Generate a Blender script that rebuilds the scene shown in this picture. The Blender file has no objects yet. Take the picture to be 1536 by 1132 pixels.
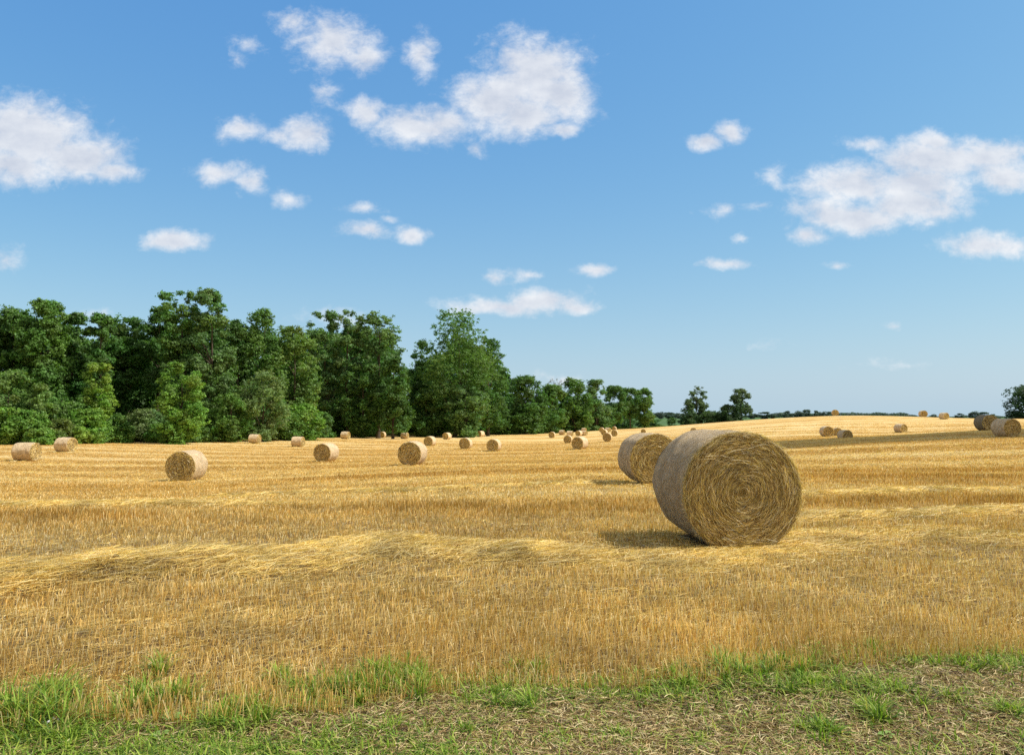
import bpy, math, random
import numpy as np
from mathutils import Vector

SC = bpy.context.scene
COL = SC.collection
RNG = np.random.default_rng(7)
random.seed(7)
R = math.radians

# ------------------------------------------------------------------ camera
F = 1120.0            # focal length in photo pixels (photo 1536 wide)
CAMH = 1.70
PITCH = math.atan((622.5 - 566) / F)
cam_data = bpy.data.cameras.new("camera")
cam = bpy.data.objects.new("camera", cam_data)
COL.objects.link(cam)
cam.location = (0, 0, CAMH)
cam.rotation_euler = (math.pi / 2 + PITCH, 0, 0)
cam_data.sensor_width = 36
cam_data.lens = 36 * F / 1536
cam_data.clip_start = 0.05
cam_data.clip_end = 20000
SC.camera = cam


def ray(px, py):
    """photo pixel -> (u, v): world direction is (u, 1, v)"""
    x = (px - 768) / F
    y = -(py - 566) / F
    c, s = math.cos(PITCH), math.sin(PITCH)
    dy = c - y * s
    dz = s + y * c
    return x / dy, dz / dy


def pix_to_z(px, py, D):
    return CAMH + ray(px, py)[1] * D


# ------------------------------------------------------------------ numpy noise
def _hash(ix, iy, seed):
    n = (ix.astype(np.int64) * 374761393 + iy.astype(np.int64) * 668265263 + seed * 1442695041) & 0xFFFFFFFF
    n = ((n ^ (n >> 13)) * 1274126177) & 0xFFFFFFFF
    n = (n ^ (n >> 16)) & 0xFFFFFFFF
    return n / 4294967295.0


def vnoise(x, y, seed=0):
    x = np.asarray(x, float); y = np.asarray(y, float)
    ix = np.floor(x); iy = np.floor(y)
    fx = x - ix; fy = y - iy
    fx = fx * fx * (3 - 2 * fx); fy = fy * fy * (3 - 2 * fy)
    a = _hash(ix, iy, seed); b = _hash(ix + 1, iy, seed)
    c = _hash(ix, iy + 1, seed); d = _hash(ix + 1, iy + 1, seed)
    return (a + (b - a) * fx) * (1 - fy) + (c + (d - c) * fx) * fy


def fbm(x, y, seed=0, oct=4):
    s = 0; a = 0.5; t = 0
    for k in range(oct):
        s = s + a * vnoise(x * 2 ** k, y * 2 ** k, seed + k * 17)
        t += a; a *= 0.5
    return s / t


def sstep(e0, e1, x):
    t = np.clip((x - e0) / (e1 - e0), 0, 1)
    return t * t * (3 - 2 * t)


# ------------------------------------------------------------------ terrain
# height control points: photo column, photo row of the ground, distance
CTRL = [(40, 691, 60), (98, 678, 75), (280, 721.5, 36.5), (382, 665, 120), (447, 670, 107), (490, 692.5, 59),
        (518, 658, 153), (574, 656.5, 176), (607, 657.5, 171), (619, 698, 45), (645, 669, 112), (671, 659, 161),
        (698, 673.7, 96), (741, 677, 88), (828, 656.6, 179), (853, 664.6, 138), (870, 674, 86), (911, 662, 126),
        (922, 654, 175), (984, 726, 20), (1240, 655, 100), (1350, 649, 124), (1477, 645, 70), (1509, 655.4, 60),
        (-150, 671, 92), (0, 668, 92), (200, 662, 118), (400, 657, 145), (560, 653, 188), (760, 651, 218), (880, 646.5, 262),
        (985, 641.5, 300), (1060, 636, 285), (1120, 630.5, 240), (1160, 627.3, 210), (1220, 625, 190), (1290, 623.6, 178),
        (1360, 625, 182), (1440, 627.5, 190), (1536, 628, 190), (1650, 628, 190), (1200, 690, 40), (1536, 690, 36), (1000, 675, 70)]
pts = []
for px, py, D in CTRL:
    u, v = ray(px, py)
    pts.append((u, D, CAMH + v * D))
for u in np.linspace(-.9, .9, 7):
    pts += [(u, 2.0, 0), (u, 5.0, 0), (u, 9.5, -0.0), (u, 14, -0.03 - .12 * (u < .3)), (u, 420, -5.0), (u, 900, -5.5), (u, 3500, -6)]
pts = np.array(pts)


def q_of(u, D):
    return np.stack([np.clip(u, -.95, .95) * 1.6, np.log(np.maximum(D, 0.8))], -1)


def tps(r2):
    return 0.5 * r2 * np.log(r2 + 1e-9)


Q = q_of(pts[:, 0], pts[:, 1])
nC = len(Q)
A = np.zeros((nC + 3, nC + 3))
d2 = ((Q[:, None] - Q[None]) ** 2).sum(-1)
A[:nC, :nC] = tps(d2) + np.eye(nC) * 0.012
A[:nC, nC] = 1; A[:nC, nC + 1:] = Q
A[nC, :nC] = 1; A[nC + 1:, :nC] = Q.T
W_RBF = np.linalg.solve(A, np.concatenate([pts[:, 2], np.zeros(3)]))


def rbf_eval(u, D):
    q = q_of(u, D)
    sh = q.shape[:-1]
    q = q.reshape(-1, 2)
    out = np.empty(len(q))
    for i in range(0, len(q), 50000):
        s = q[i:i + 50000]
        dd = ((s[:, None] - Q[None]) ** 2).sum(-1)
        out[i:i + 50000] = tps(dd) @ W_RBF[:nC] + W_RBF[nC] + s @ W_RBF[nC + 1:]
    return out.reshape(sh)


def base_height(az, r):
    """az measured from +Y toward +X"""
    azc = np.clip(az, R(-55), R(55))
    front = np.abs(azc)
    u = np.tan(azc)
    D = r * np.cos(azc)
    z = rbf_eval(u, D)
    k = sstep(R(50), R(85), np.abs(az))
    zc = -0.0 - 4 * sstep(20, 400, r)
    z = z * (1 - k) + zc * k
    n = sstep(1.0, 8, r)
    return z * n


# windrows of loose straw: polylines in world metres  (x, y), half width, height
def P(px, py):
    u, v = ray(px, py)
    D = -CAMH / v
    return (u * D, D)


WINDROWS = [
    ([P(-260, 890), P(0, 880), P(150, 862), P(290, 846), P(430, 850), P(560, 822), P(700, 832), P(860, 838), P(980, 846), P(1090, 836), P(1230, 806), P(1380, 800), P(1560, 812), P(1800, 820)], .85,
     [.10, .13, .17, .14, .08, .08, .05, .08, .02, .0, .0, .05, .07, .07]),
    ([P(1120, 776), P(1230, 768), P(1330, 774), P(1440, 768), P(1560, 764), P(1750, 760)], .6, [.03, .06, .05, .05, .05, .04]),
    ([P(-100, 742), P(60, 737), P(220, 735), P(380, 738), P(560, 745)], .6, [.04, .05, .05, .03, .02]),
    ([P(1160, 741), P(1260, 733), P(1400, 727), P(1540, 722), P(1700, 716)], .6, [.04, .05, .05, .05, .05]),
    ([P(330, 715), P(500, 712), P(640, 716), P(800, 712), P(960, 716)], .6, [.03, .03, .03, .03, .03]),
]


def windrow(x, y):
    """returns (height, mask 0..1)"""
    h = np.zeros_like(x); m = np.zeros_like(x)
    for line, hw, hs in WINDROWS:
        line = np.array(line)
        bd = np.full(x.shape, 1e9); bh = np.zeros_like(x)
        for i in range(len(line) - 1):
            a, b = line[i], line[i + 1]
            ab = b - a
            t = np.clip(((x - a[0]) * ab[0] + (y - a[1]) * ab[1]) / (ab @ ab), 0, 1)
            d = np.hypot(x - a[0] - ab[0] * t, y - a[1] - ab[1] * t)
            hh = hs[i] + (hs[i + 1] - hs[i]) * t
            k = d < bd
            bd = np.where(k, d, bd); bh = np.where(k, hh, bh)
        w = hw * (0.75 + 0.6 * fbm(x * .6, y * .6, 5, 3))
        s = np.clip(1 - (bd / w) ** 2, 0, 1) * sstep(.12, .42, fbm(x * 1.3 + 5, y * 2.2, 68, 3) + .25 * np.clip(1 - bd / w, 0, 1))
        brk = sstep(.30, .55, fbm(x * .33, y * .5, 8 + len(hs), 3)) if hw != .85 else 1 - .5 * sstep(-.3, 2.2, x)
        h = np.maximum(h, bh * s * brk * (0.1 + 1.5 * fbm(x * 2.4, y * 4.4, 9, 3) ** 1.3))
        m = np.maximum(m, s ** .7 * brk)
    return h, m


AZ = np.concatenate([np.arange(-180, -52, 4.0), np.arange(-52, 52.01, 0.25), np.arange(56, 180.1, 4.0)])
LR = np.arange(math.log(0.3), math.log(5000), 0.02)
AZr = np.radians(AZ)
AA, RR = np.meshgrid(AZr, np.exp(LR), indexing="ij")
XX = RR * np.sin(AA); YY = RR * np.cos(AA)
ZZ = base_height(AA, RR)
ZZ[0] = ZZ[-1]
near = np.exp(-RR / 40)
ZZ += near * (0.05 * (fbm(XX * .9, YY * .9, 3, 3) - .5) + 0.03 * (fbm(XX * 4, YY * 4, 4, 2) - .5))
WH, WM = windrow(XX, YY)
ZZ += WH * (RR < 60)
# broad low undulations that the grazing view shows as bands
ZZ += sstep(25, 60, RR) * (1 - sstep(200, 260, RR)) * 0.12 * (fbm(XX * .02, YY * .09 + XX * .01, 12, 2) - .5) * 2
ZZ[-1] = ZZ[0]


def ground(x, y):
    x = np.asarray(x, float); y = np.asarray(y, float)
    az = np.arctan2(x, y); lr = np.log(np.maximum(np.hypot(x, y), .31))
    ia = np.clip(np.searchsorted(AZr, az) - 1, 0, len(AZr) - 2)
    fa = (az - AZr[ia]) / (AZr[ia + 1] - AZr[ia])
    g = (lr - LR[0]) / .02
    ir = np.clip(g.astype(int), 0, len(LR) - 2)
    fr = np.clip(g - ir, 0, 1)
    return ((ZZ[ia, ir] * (1 - fr) + ZZ[ia, ir + 1] * fr) * (1 - fa) +
            (ZZ[ia + 1, ir] * (1 - fr) + ZZ[ia + 1, ir + 1] * fr) * fa)


def hit(px, py, dmin=3.0):
    """first ground point seen at this photo pixel"""
    u, v = ray(px, py)
    D = np.exp(np.linspace(math.log(dmin), math.log(3000), 6000))
    k = ground(u * D, D) > CAMH + v * D
    i = int(np.argmax(k)) if k.any() else len(D) - 1
    return u * D[i], D[i]


# field edge (stubble ends) as distance by u
EDGE = [(-3.0, 92)] + [(ray(px, 566)[0], D) for px, D in
        [(-150, 94), (0, 94), (200, 121), (400, 148), (560, 192), (760, 222), (880, 266), (985, 304), (1060, 290),
         (1120, 250), (1160, 230), (1290, 230), (1440, 215), (1536, 205), (1700, 205)]] + [(3.0, 205)]
EDGE = np.array(EDGE)
VERGE = [(-4, 3.9), (-2.9, 4.15), (-1.2, 4.35), (-.3, 4.75), (.8, 4.95), (2.2, 5.25), (3.8, 5.5), (6, 5.7)]
VERGE_X = np.array([v[0] for v in VERGE], float)
VERGE = np.array(VERGE) - np.stack([0 * VERGE_X, .12 + .10 * sstep(-1, 3, VERGE_X)], -1)


def verge_y(x):
    return np.interp(x, VERGE[:, 0], VERGE[:, 1]) + .30 * (fbm(x * 1.3, x * 0 + 3.3, 21, 3) - .5)


def in_field(x, y):
    return (y > verge_y(x)) & (y < np.interp(x / np.maximum(y, .1), EDGE[:, 0], EDGE[:, 1]))


def tone(x, y):
    """0..1 straw tone: pale swaths versus golden standing stubble"""
    s = y + 0.10 * x + 2.2 * (fbm(x * .012, y * .02, 30, 2) - .5) * 6
    a = fbm(x * .02 + 4, s * .16, 31, 4)
    b = fbm(x * .09, s * .55, 32, 3)
    sw = 0.5 + 0.5 * np.cos(s * 2 * math.pi / 9.5 + 2 * fbm(x * .03, s * .03, 33, 2))
    t = .34 * a + .30 * b + .18 * sw ** 3 + .18 * fbm(x * .22, s * 2.4, 34, 2)
    return np.clip((t - .27) / .32, 0, 1)


# ------------------------------------------------------------------ helpers
def tag(o, label=None, cat=None, group=None, kind=None):
    if label: o["label"] = label
    if cat: o["category"] = cat
    if group: o["group"] = group
    if kind: o["kind"] = kind
    return o


def mesh_np(name, V, Fidx, start, col=None, mats=(), smooth=False, uv=None):
    me = bpy.data.meshes.new(name)
    V = np.ascontiguousarray(V, dtype=np.float32)
    me.vertices.add(len(V)); me.vertices.foreach_set("co", V.ravel())
    me.loops.add(len(Fidx)); me.loops.foreach_set("vertex_index", Fidx.astype(np.int32))
    me.polygons.add(len(start)); me.polygons.foreach_set("loop_start", start.astype(np.int32))
    if smooth: me.polygons.foreach_set("use_smooth", np.ones(len(start), bool))
    for m in mats: me.materials.append(m)
    me.update(calc_edges=True)
    if col is not None:
        at = me.attributes.new("Col", "FLOAT_COLOR", "POINT")
        c = np.ones((len(V), 4), np.float32); c[:, :3] = col
        at.data.foreach_set("color", c.ravel())
    return me


def mesh_q(name, V, Fq, **k):
    Fq = np.asarray(Fq)
    return mesh_np(name, V, Fq.ravel(), np.arange(len(Fq)) * 4, **k)


def obj(name, me, parent=None, loc=None):
    o = bpy.data.objects.new(name, me)
    COL.objects.link(o)
    if parent: o.parent = parent
    if loc is not None: o.location = loc
    return o


def strips(C, W, S, col):
    """C (N,K,3) centre lines, W (N,K) half widths, S (N,3) side vectors, col (N,3)"""
    N, K, _ = C.shape
    L = C - S[:, None] * W[..., None]
    Rr = C + S[:, None] * W[..., None]
    V = np.stack([L, Rr], 2).reshape(-1, 3)           # N,K,2
    b = (np.arange(N) * K * 2)[:, None] + (np.arange(K - 1) * 2)[None]
    Fq = np.stack([b, b + 1, b + 3, b + 2], -1).reshape(-1, 4)
    c = np.repeat(col, K * 2, 0)
    return V, Fq, c


def join(parts):
    Vs, Fs, Cs, o = [], [], [], 0
    for V, Fq, c in parts:
        Vs.append(V); Fs.append(Fq + o); Cs.append(c); o += len(V)
    return np.concatenate(Vs), np.concatenate(Fs), np.concatenate(Cs)


def unit(v):
    return v / (np.linalg.norm(v, axis=-1, keepdims=True) + 1e-9)


def pick(palette, n, w=None):
    pal = np.array(palette)
    i = RNG.choice(len(pal), n, p=w)
    return pal[i] * RNG.uniform(.78, 1.18, (n, 1))


# ------------------------------------------------------------------ materials
class M:
    def __init__(s, name, rough=.9):
        s.m = bpy.data.materials.new(name); s.m.use_nodes = True
        s.nt = s.m.node_tree; s.n = s.nt.nodes; s.l = s.nt.links
        s.b = s.n["Principled BSDF"]; s.out = s.n["Material Output"]
        s.b.inputs["Roughness"].default_value = rough
        s.b.inputs["Specular IOR Level"].default_value = .25

    def N(s, t, **k):
        n = s.n.new(t)
        for a, v in k.items():
            if a.startswith("i_"):
                key = a[2:]
                n.inputs[int(key) if key.isdigit() else key.replace("_", " ")].default_value = v
            else: setattr(n, a, v)
        return n

    def L(s, a, b): s.l.new(a, b)

    def coord(s, scale=(1, 1, 1), rot=(0, 0, 0), kind="Object"):
        t = s.N("ShaderNodeTexCoord"); m = s.N("ShaderNodeMapping")
        m.inputs["Scale"].default_value = scale; m.inputs["Rotation"].default_value = rot
        s.L(t.outputs[kind], m.inputs[0]); return m.outputs[0]

    def noise(s, vec, scale, detail=4, rough=.6, dist=0):
        n = s.N("ShaderNodeTexNoise"); s.L(vec, n.inputs["Vector"])
        n.inputs["Scale"].default_value = scale; n.inputs["Detail"].default_value = detail
        n.inputs["Roughness"].default_value = rough; n.inputs["Distortion"].default_value = dist
        return n.outputs["Fac"]

    def ramp(s, fac, stops):
        r = s.N("ShaderNodeValToRGB"); e = r.color_ramp.elements
        while len(e) < len(stops): e.new(.5)
        for k, (p, c) in enumerate(stops):
            e[k].position = p; e[k].color = (*c, 1) if len(c) == 3 else c
        s.L(fac, r.inputs[0]); return r.outputs[0]

    def mix(s, a, b, fac, mode="MIX"):
        m = s.N("ShaderNodeMix"); m.data_type = "RGBA"; m.blend_type = mode
        for v, i in ((a, 6), (b, 7)):
            if isinstance(v, tuple): m.inputs[i].default_value = (*v, 1)
            else: s.L(v, m.inputs[i])
        if isinstance(fac, float): m.inputs[0].default_value = fac
        else: s.L(fac, m.inputs[0])
        return m.outputs[2]

    def math(s, op, a, b=None, clamp=False):
        m = s.N("ShaderNodeMath"); m.operation = op; m.use_clamp = clamp
        for i, v in enumerate((a, b)):
            if v is None: continue
            if isinstance(v, (int, float)): m.inputs[i].default_value = v
            else: s.L(v, m.inputs[i])
        return m.outputs[0]

    def bump(s, h, strength=.5, dist=.02):
        b = s.N("ShaderNodeBump"); b.inputs["Strength"].default_value = strength
        b.inputs["Distance"].default_value = dist
        s.L(h, b.inputs["Height"]); s.L(b.outputs[0], s.b.inputs["Normal"])

    def attr(s, name="Col"):
        a = s.N("ShaderNodeAttribute"); a.attribute_name = name; return a.outputs["Color"]

    def base(s, c): s.L(c, s.b.inputs["Base Color"])


def leafy(name, translucency=.35, tint=(1, 1, 1), rough=.55, spec=.35):
    m = M(name, rough)
    c = m.attr()
    c = m.mix(c, tint, 1.0, "MULTIPLY")
    m.base(c)
    m.b.inputs["Specular IOR Level"].default_value = spec
    tr = m.N("ShaderNodeBsdfTranslucent")
    c2 = m.mix(c, (1.25, 1.35, .55), 1.0, "MULTIPLY")
    m.L(c2, tr.inputs[0])
    mx = m.N("ShaderNodeMixShader"); mx.inputs[0].default_value = translucency
    m.L(m.b.outputs[0], mx.inputs[1]); m.L(tr.outputs[0], mx.inputs[2])
    m.L(mx.outputs[0], m.out.inputs[0])
    return m.m


MAT_LEAF = leafy("leaves")
MAT_GRASS = leafy("grass_blades", .35)
MAT_STRAW = leafy("straw", .22, rough=.5, spec=.3)


def mat_bark():
    m = M("bark", .95)
    v = m.coord((3, 3, .5))
    n = m.noise(v, 3, 6, .65)
    m.base(m.ramp(n, [(.3, (.035, .026, .018)), (.7, (.16, .125, .09))]))
    m.bump(n, .8, .05)
    return m.m


MAT_BARK = mat_bark()


def mat_field():
    m = M("stubble_ground", .95)
    t = m.attr()
    sp = m.N("ShaderNodeSeparateColor"); m.L(t, sp.inputs[0])
    tn, wr, far = sp.outputs[0], sp.outputs[1], sp.outputs[2]
    v = m.coord((.35, 1.6, 1), (0, 0, R(4)))
    n1 = m.noise(v, 1.1, 8, .7, .3)
    v2 = m.coord((1, 2.2, 1), (0, 0, R(3)))
    n2 = m.noise(v2, 9, 6, .75)
    f = m.math("ADD", m.math("MULTIPLY", tn, .50), m.math("MULTIPLY", n1, .62))
    c = m.ramp(f, [(.24, (.46, .25, .06)), (.42, (.64, .39, .11)), (.58, (.76, .51, .18)), (.78, (.88, .68, .34))])
    g = m.ramp(n2, [(.3, (.50, .45, .38)), (.5, (.95, .93, .9)), (.72, (1.22, 1.2, 1.1))])
    c = m.mix(c, g, 1.0, "MULTIPLY")
    # soil between the stalks close by
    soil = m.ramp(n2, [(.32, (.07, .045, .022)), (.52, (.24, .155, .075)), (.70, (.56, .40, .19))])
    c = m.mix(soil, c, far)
    pale = m.mix(c, (.26, .155, .05), m.math("MULTIPLY", wr, .8))  # ground under windrows darkened in colour so straw gaps look shaded
    m.base(pale)
    m.bump(m.math("ADD", n2, n1), 1.0, .12)
    return m.m


def mat_verge():
    m = M("verge_soil", 1)
    v = m.coord()
    n = m.noise(v, 5, 8, .75, .3)
    n2 = m.noise(v, 34, 5, .8)
    c = m.ramp(n, [(.36, (.025, .018, .011)), (.50, (.075, .052, .03)), (.60, (.26, .18, .11)), (.74, (.56, .43, .28))])
    g = m.ramp(n2, [(.3, (.35, .33, .3)), (.7, (1.3, 1.25, 1.2))])
    m.base(m.mix(c, g, 1.0, "MULTIPLY"))
    m.bump(n2, 1, .03)
    return m.m


def mat_crop():
    m = M("green_crop", .9)
    v = m.coord((1, .25, 1))
    n = m.noise(v, .05, 8, .65)
    c = m.ramp(n, [(.3, (.045, .10, .03)), (.55, (.08, .16, .045)), (.75, (.13, .20, .07))])
    m.base(c); m.bump(m.noise(v, 1.5, 3), .6, .3)
    return m.m


# ------------------------------------------------------------------ the ground sheet, split by zone
nA, nR = AA.shape
idx = np.arange(nA * nR).reshape(nA, nR)
quads = np.stack([idx[:-1, :-1], idx[1:, :-1], idx[1:, 1:], idx[:-1, 1:]], -1).reshape(-1, 4)[:, ::-1]
Vg = np.stack([XX, YY, ZZ], -1).reshape(-1, 3)
cx = Vg[quads].mean(1)
zone_field = in_field(cx[:, 0], cx[:, 1])
zone_verge = (~zone_field) & (cx[:, 1] < 8) & (np.hypot(cx[:, 0], cx[:, 1]) < 90)
zone_crop = ~(zone_field | zone_verge)
TN = tone(Vg[:, 0], Vg[:, 1])
gcol = np.stack([TN, WM.ravel() * (RR.ravel() < 60), sstep(5, 26, RR.ravel())], -1)


def zone(name, sel, mat, extra=None):
    q = quads[sel]
    used, inv = np.unique(q, return_inverse=True)
    q = inv.reshape(-1, 4)
    V = Vg[used]
    if extra is not None:
        # hub fan around the viewer's feet
        ring = np.array([np.nonzero(used == idx[a, 0])[0][0] for a in range(nA - 1)])
        V = np.vstack([V, [[0, 0, V[ring, 2].mean()]]])
        c = len(V) - 1
        F2 = [[c, ring[(k + 1) % len(ring)], ring[k]] for k in range(len(ring))]
        Fi = np.concatenate([q.ravel(), np.array(F2).ravel()])
        st = np.concatenate([np.arange(len(q)) * 4, len(q) * 4 + np.arange(len(F2)) * 3])
        col = np.vstack([gcol[used], [[0, 0, 0]]])
        me = mesh_np(name, V, Fi, st, col=col, mats=[mat], smooth=True)
    else:
        me = mesh_q(name, V, q, col=gcol[used], mats=[mat], smooth=True)
    return tag(obj(name, me), kind="structure")


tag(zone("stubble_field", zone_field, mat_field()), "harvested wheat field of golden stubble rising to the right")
tag(zone("verge_ground", zone_verge, mat_verge(), 1), "bare brown soil of the grassy field margin")
tag(zone("crop_field", zone_crop, mat_crop()), "green crop fields beyond the stubble")


# ------------------------------------------------------------------ light
SUN_EL, SUN_AZ = R(50), R(94)       # azimuth from +Y toward +X
sun_dir = Vector((math.sin(SUN_AZ) * math.cos(SUN_EL), math.cos(SUN_AZ) * math.cos(SUN_EL), math.sin(SUN_EL)))
sl = bpy.data.lights.new("sun", "SUN"); sl.energy = 5.0; sl.angle = R(.55); sl.color = (1, .94, .845)
so = bpy.data.objects.new("sun", sl); COL.objects.link(so)
so.rotation_euler = sun_dir.to_track_quat("Z", "Y").to_euler()

# ------------------------------------------------------------------ sky with clouds (world)
CLOUDS = [  # photo px: cx, cy, a, b, strength
    (800, 108, 82, 52, 1), (745, 150, 72, 42, 1), (835, 145, 62, 45, 1), (790, 178, 62, 30, .95), (845, 197, 26, 12, .7),
    (628, 188, 62, 28, .95), (556, 165, 36, 22, .9), (660, 180, 45, 26, .9),
    (500, 62, 60, 38, .9), (545, 88, 35, 22, .75), (440, 34, 34, 16, .6), (460, 55, 30, 18, .6), (627, 78, 24, 32, .7), (487, 138, 26, 18, .5), (367, 66, 22, 14, .4), (350, 88, 16, 12, .35),
    (362, 194, 36, 19, .8), (415, 205, 30, 12, .6), (455, 200, 42, 22, .85),
    (40, 200, 105, 50, 1.05), (110, 232, 90, 34, 1), (172, 252, 48, 18, .85), (20, 250, 80, 30, .8), (20, 175, 50, 28, .8),
    (330, 262, 45, 17, .7), (375, 275, 30, 15, .7), (432, 295, 24, 12, .6),
    (262, 361, 50, 15, .95),
    (545, 344, 38, 12, .8), (620, 347, 30, 13, .8), (545, 311, 34, 9, .5), (585, 329, 14, 5, .4),
    (1050, 210, 28, 13, .9), (1090, 195, 32, 19, .95),
    (1400, 243, 95, 32, 1), (1480, 235, 80, 28, 1), (1290, 275, 95, 30, 1), (1380, 280, 80, 30, 1), (1270, 322, 90, 24, 1), (1370, 308, 90, 24, 1), (1302, 218, 36, 14, .6), (1395, 218, 25, 14, .8), (1213, 356, 26, 13, .7), (1500, 262, 60, 22, .9),
    (1485, 362, 75, 20, .85),
    (1088, 397, 38, 7, .6), (1258, 397, 24, 6, .55), (1085, 318, 30, 10, .35), (1160, 262, 20, 16, .3), (1110, 364, 14, 7, .35), (1140, 314, 22, 8, .3),
    (745, 412, 24, 10, .6), (793, 413, 26, 9, .5), (887, 405, 28, 9, .65),
    (810, 452, 62, 20, .9), (750, 462, 90, 15, .8), (860, 460, 34, 12, .7), (10, 392, 20, 20, .45),
    (710, 217, 16, 12, .4), (905, 168, 16, 9, .35), (1333, 492, 14, 6, .4), (1160, 520, 22, 7, .2), (840, 566, 40, 9, .3), (1350, 550, 50, 6, .2), (130, 470, 40, 8, .3), (500, 480, 60, 14, .4)]
world = bpy.data.worlds.new("World"); SC.world = world; world.use_nodes = True
nt = world.node_tree; N_, L_ = nt.nodes, nt.links
bg = N_["Background"]
sky = N_.new("ShaderNodeTexSky"); sky.sky_type = "NISHITA"; sky.sun_disc = False
sky.sun_elevation = SUN_EL; sky.sun_rotation = SUN_AZ
sky.altitude = 200; sky.air_density = 1.0; sky.dust_density = .9; sky.ozone_density = 2.2


def wn(t, **k):
    n = N_.new(t)
    for a, v in k.items(): setattr(n, a, v)
    return n


def wm(op, a, b=None, c=None, clamp=False):
    n = wn("ShaderNodeMath", operation=op, use_clamp=clamp)
    for i, v in enumerate((a, b, c)):
        if v is None: continue
        if isinstance(v, (int, float)): n.inputs[i].default_value = v
        else: L_.new(v, n.inputs[i])
    return n.outputs[0]


def wv(op, a, b=None, c=None):
    n = wn("ShaderNodeVectorMath", operation=op)
    for i, v in enumerate((a, b, c)):
        if v is None: continue
        if isinstance(v, tuple): n.inputs[i].default_value = v
        else: L_.new(v, n.inputs[i])
    return n


tc = wn("ShaderNodeTexCoord")
sx = wn("ShaderNodeSeparateXYZ"); L_.new(tc.outputs["Generated"], sx.inputs[0])
ysafe = wm("MAXIMUM", sx.outputs[1], .05)
pu = wm("DIVIDE", sx.outputs[0], ysafe); pv = wm("DIVIDE", sx.outputs[2], ysafe)


def wnoise(vec, scale, detail, rough=.6, dist=0.0, col=False):
    n = wn("ShaderNodeTexNoise"); L_.new(vec, n.inputs["Vector"])
    n.inputs["Scale"].default_value = scale; n.inputs["Detail"].default_value = detail
    n.inputs["Roughness"].default_value = rough; n.inputs["Distortion"].default_value = dist
    return n.outputs["Color" if col else "Fac"]


def cloud_field(du, dv, detail):
    cb = wn("ShaderNodeCombineXYZ")
    L_.new(wm("ADD", pu, du), cb.inputs[0]); L_.new(wm("ADD", pv, dv), cb.inputs[1])
    p = cb.outputs[0]
    wc = wv("SUBTRACT", wnoise(p, 9, 3, .6, col=True), (.5, .5, .5))
    pw = wv("MULTIPLY_ADD", wc.outputs[0], (.055, .045, 0), p).outputs[0]
    acc = None
    for (x, y, a, b, s) in CLOUDS:
        cu, cv = ray(x, y)
        u2, v2 = ray(x + a, y); u3, v3 = ray(x, y - b)
        ku = 1 / ((u2 - cu) * 1.25); kv = 1 / ((v3 - cv) * 1.35)
        d = wv("MULTIPLY_ADD", pw, (ku, kv, 0), (-cu * ku, -cv * kv, 0)).outputs[0]
        l = wv("LENGTH", d).outputs["Value"]
        m = wm("MULTIPLY_ADD", l, -s, s)
        if acc is None: acc = m
        else:
            n = wn("ShaderNodeMath", operation="SMOOTH_MAX"); n.inputs[2].default_value = .18
            L_.new(acc, n.inputs[0]); L_.new(m, n.inputs[1]); acc = n.outputs[0]
    st = wv("MULTIPLY", p, (1.0, 1.35, 1)).outputs[0]
    n1 = wnoise(st, 13, detail, .70)
    n2 = wnoise(st, 40, detail, .66, .4)
    nn = wm("ADD", wm("MULTIPLY", wm("SUBTRACT", n1, .5), 1.05), wm("MULTIPLY", wm("SUBTRACT", n2, .5), .75))
    off = wv("ADD", st, (.022, .030, 0)).outputs[0]
    return wm("ADD", acc, nn), wm("SUBTRACT", wnoise(off, 13, 3, .62), n1), acc


d0, slope, core = cloud_field(0.0, 0.0, 5)
mr = wn("ShaderNodeMapRange", interpolation_type="SMOOTHSTEP")
L_.new(d0, mr.inputs[0]); mr.inputs[1].default_value = -.03; mr.inputs[2].default_value = .74
alpha = wm("MULTIPLY", mr.outputs[0], .90)
front = wn("ShaderNodeMapRange"); L_.new(sx.outputs[1], front.inputs[0]); front.inputs[1].default_value = .06; front.inputs[2].default_value = .2
alpha = wm("MULTIPLY", alpha, front.outputs[0])
lit = wn("ShaderNodeMapRange"); L_.new(wm("ADD", wm("MULTIPLY", slope, 1.1), wm("MULTIPLY", core, .55)), lit.inputs[0])
lit.inputs[1].default_value = .70; lit.inputs[2].default_value = -.25
lit.inputs[3].default_value = 0; lit.inputs[4].default_value = 1
cr = wn("ShaderNodeValToRGB"); L_.new(lit.outputs[0], cr.inputs[0])
cr.color_ramp.elements[0].color = (6.5, 6.9, 7.8, 1); cr.color_ramp.elements[1].color = (9.4, 9.5, 9.7, 1)  # light and shade of the clouds painted as white and grey tones
cr.color_ramp.elements[0].position = .1; cr.color_ramp.elements[1].position = .75
# the blue of the sky: gently graded Nishita
sc3 = wn("ShaderNodeSeparateColor"); L_.new(sky.outputs[0], sc3.inputs[0])
cc3 = wn("ShaderNodeCombineColor")
for k_, (ga, ex) in enumerate(((1.16, 1.12), (1.03, .70), (.95, .30))):
    L_.new(wm("MULTIPLY", wm("POWER", wm("MULTIPLY", sc3.outputs[k_], .1), ex), ga * 10), cc3.inputs[k_])
hz_f = wm("MULTIPLY_ADD", wm("POWER", 2.718, wm("DIVIDE", wm("MAXIMUM", pv, 0.0), -.12)), .80, .06)
hs = wn("ShaderNodeMix", data_type="RGBA"); L_.new(hz_f, hs.inputs[0]); L_.new(cc3.outputs[0], hs.inputs[6])
hs.inputs[7].default_value = (4.9, 6.5, 7.5, 1)
mx = wn("ShaderNodeMix", data_type="RGBA"); L_.new(alpha, mx.inputs[0]); L_.new(hs.outputs[2], mx.inputs[6]); L_.new(cr.outputs[0], mx.inputs[7])
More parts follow.
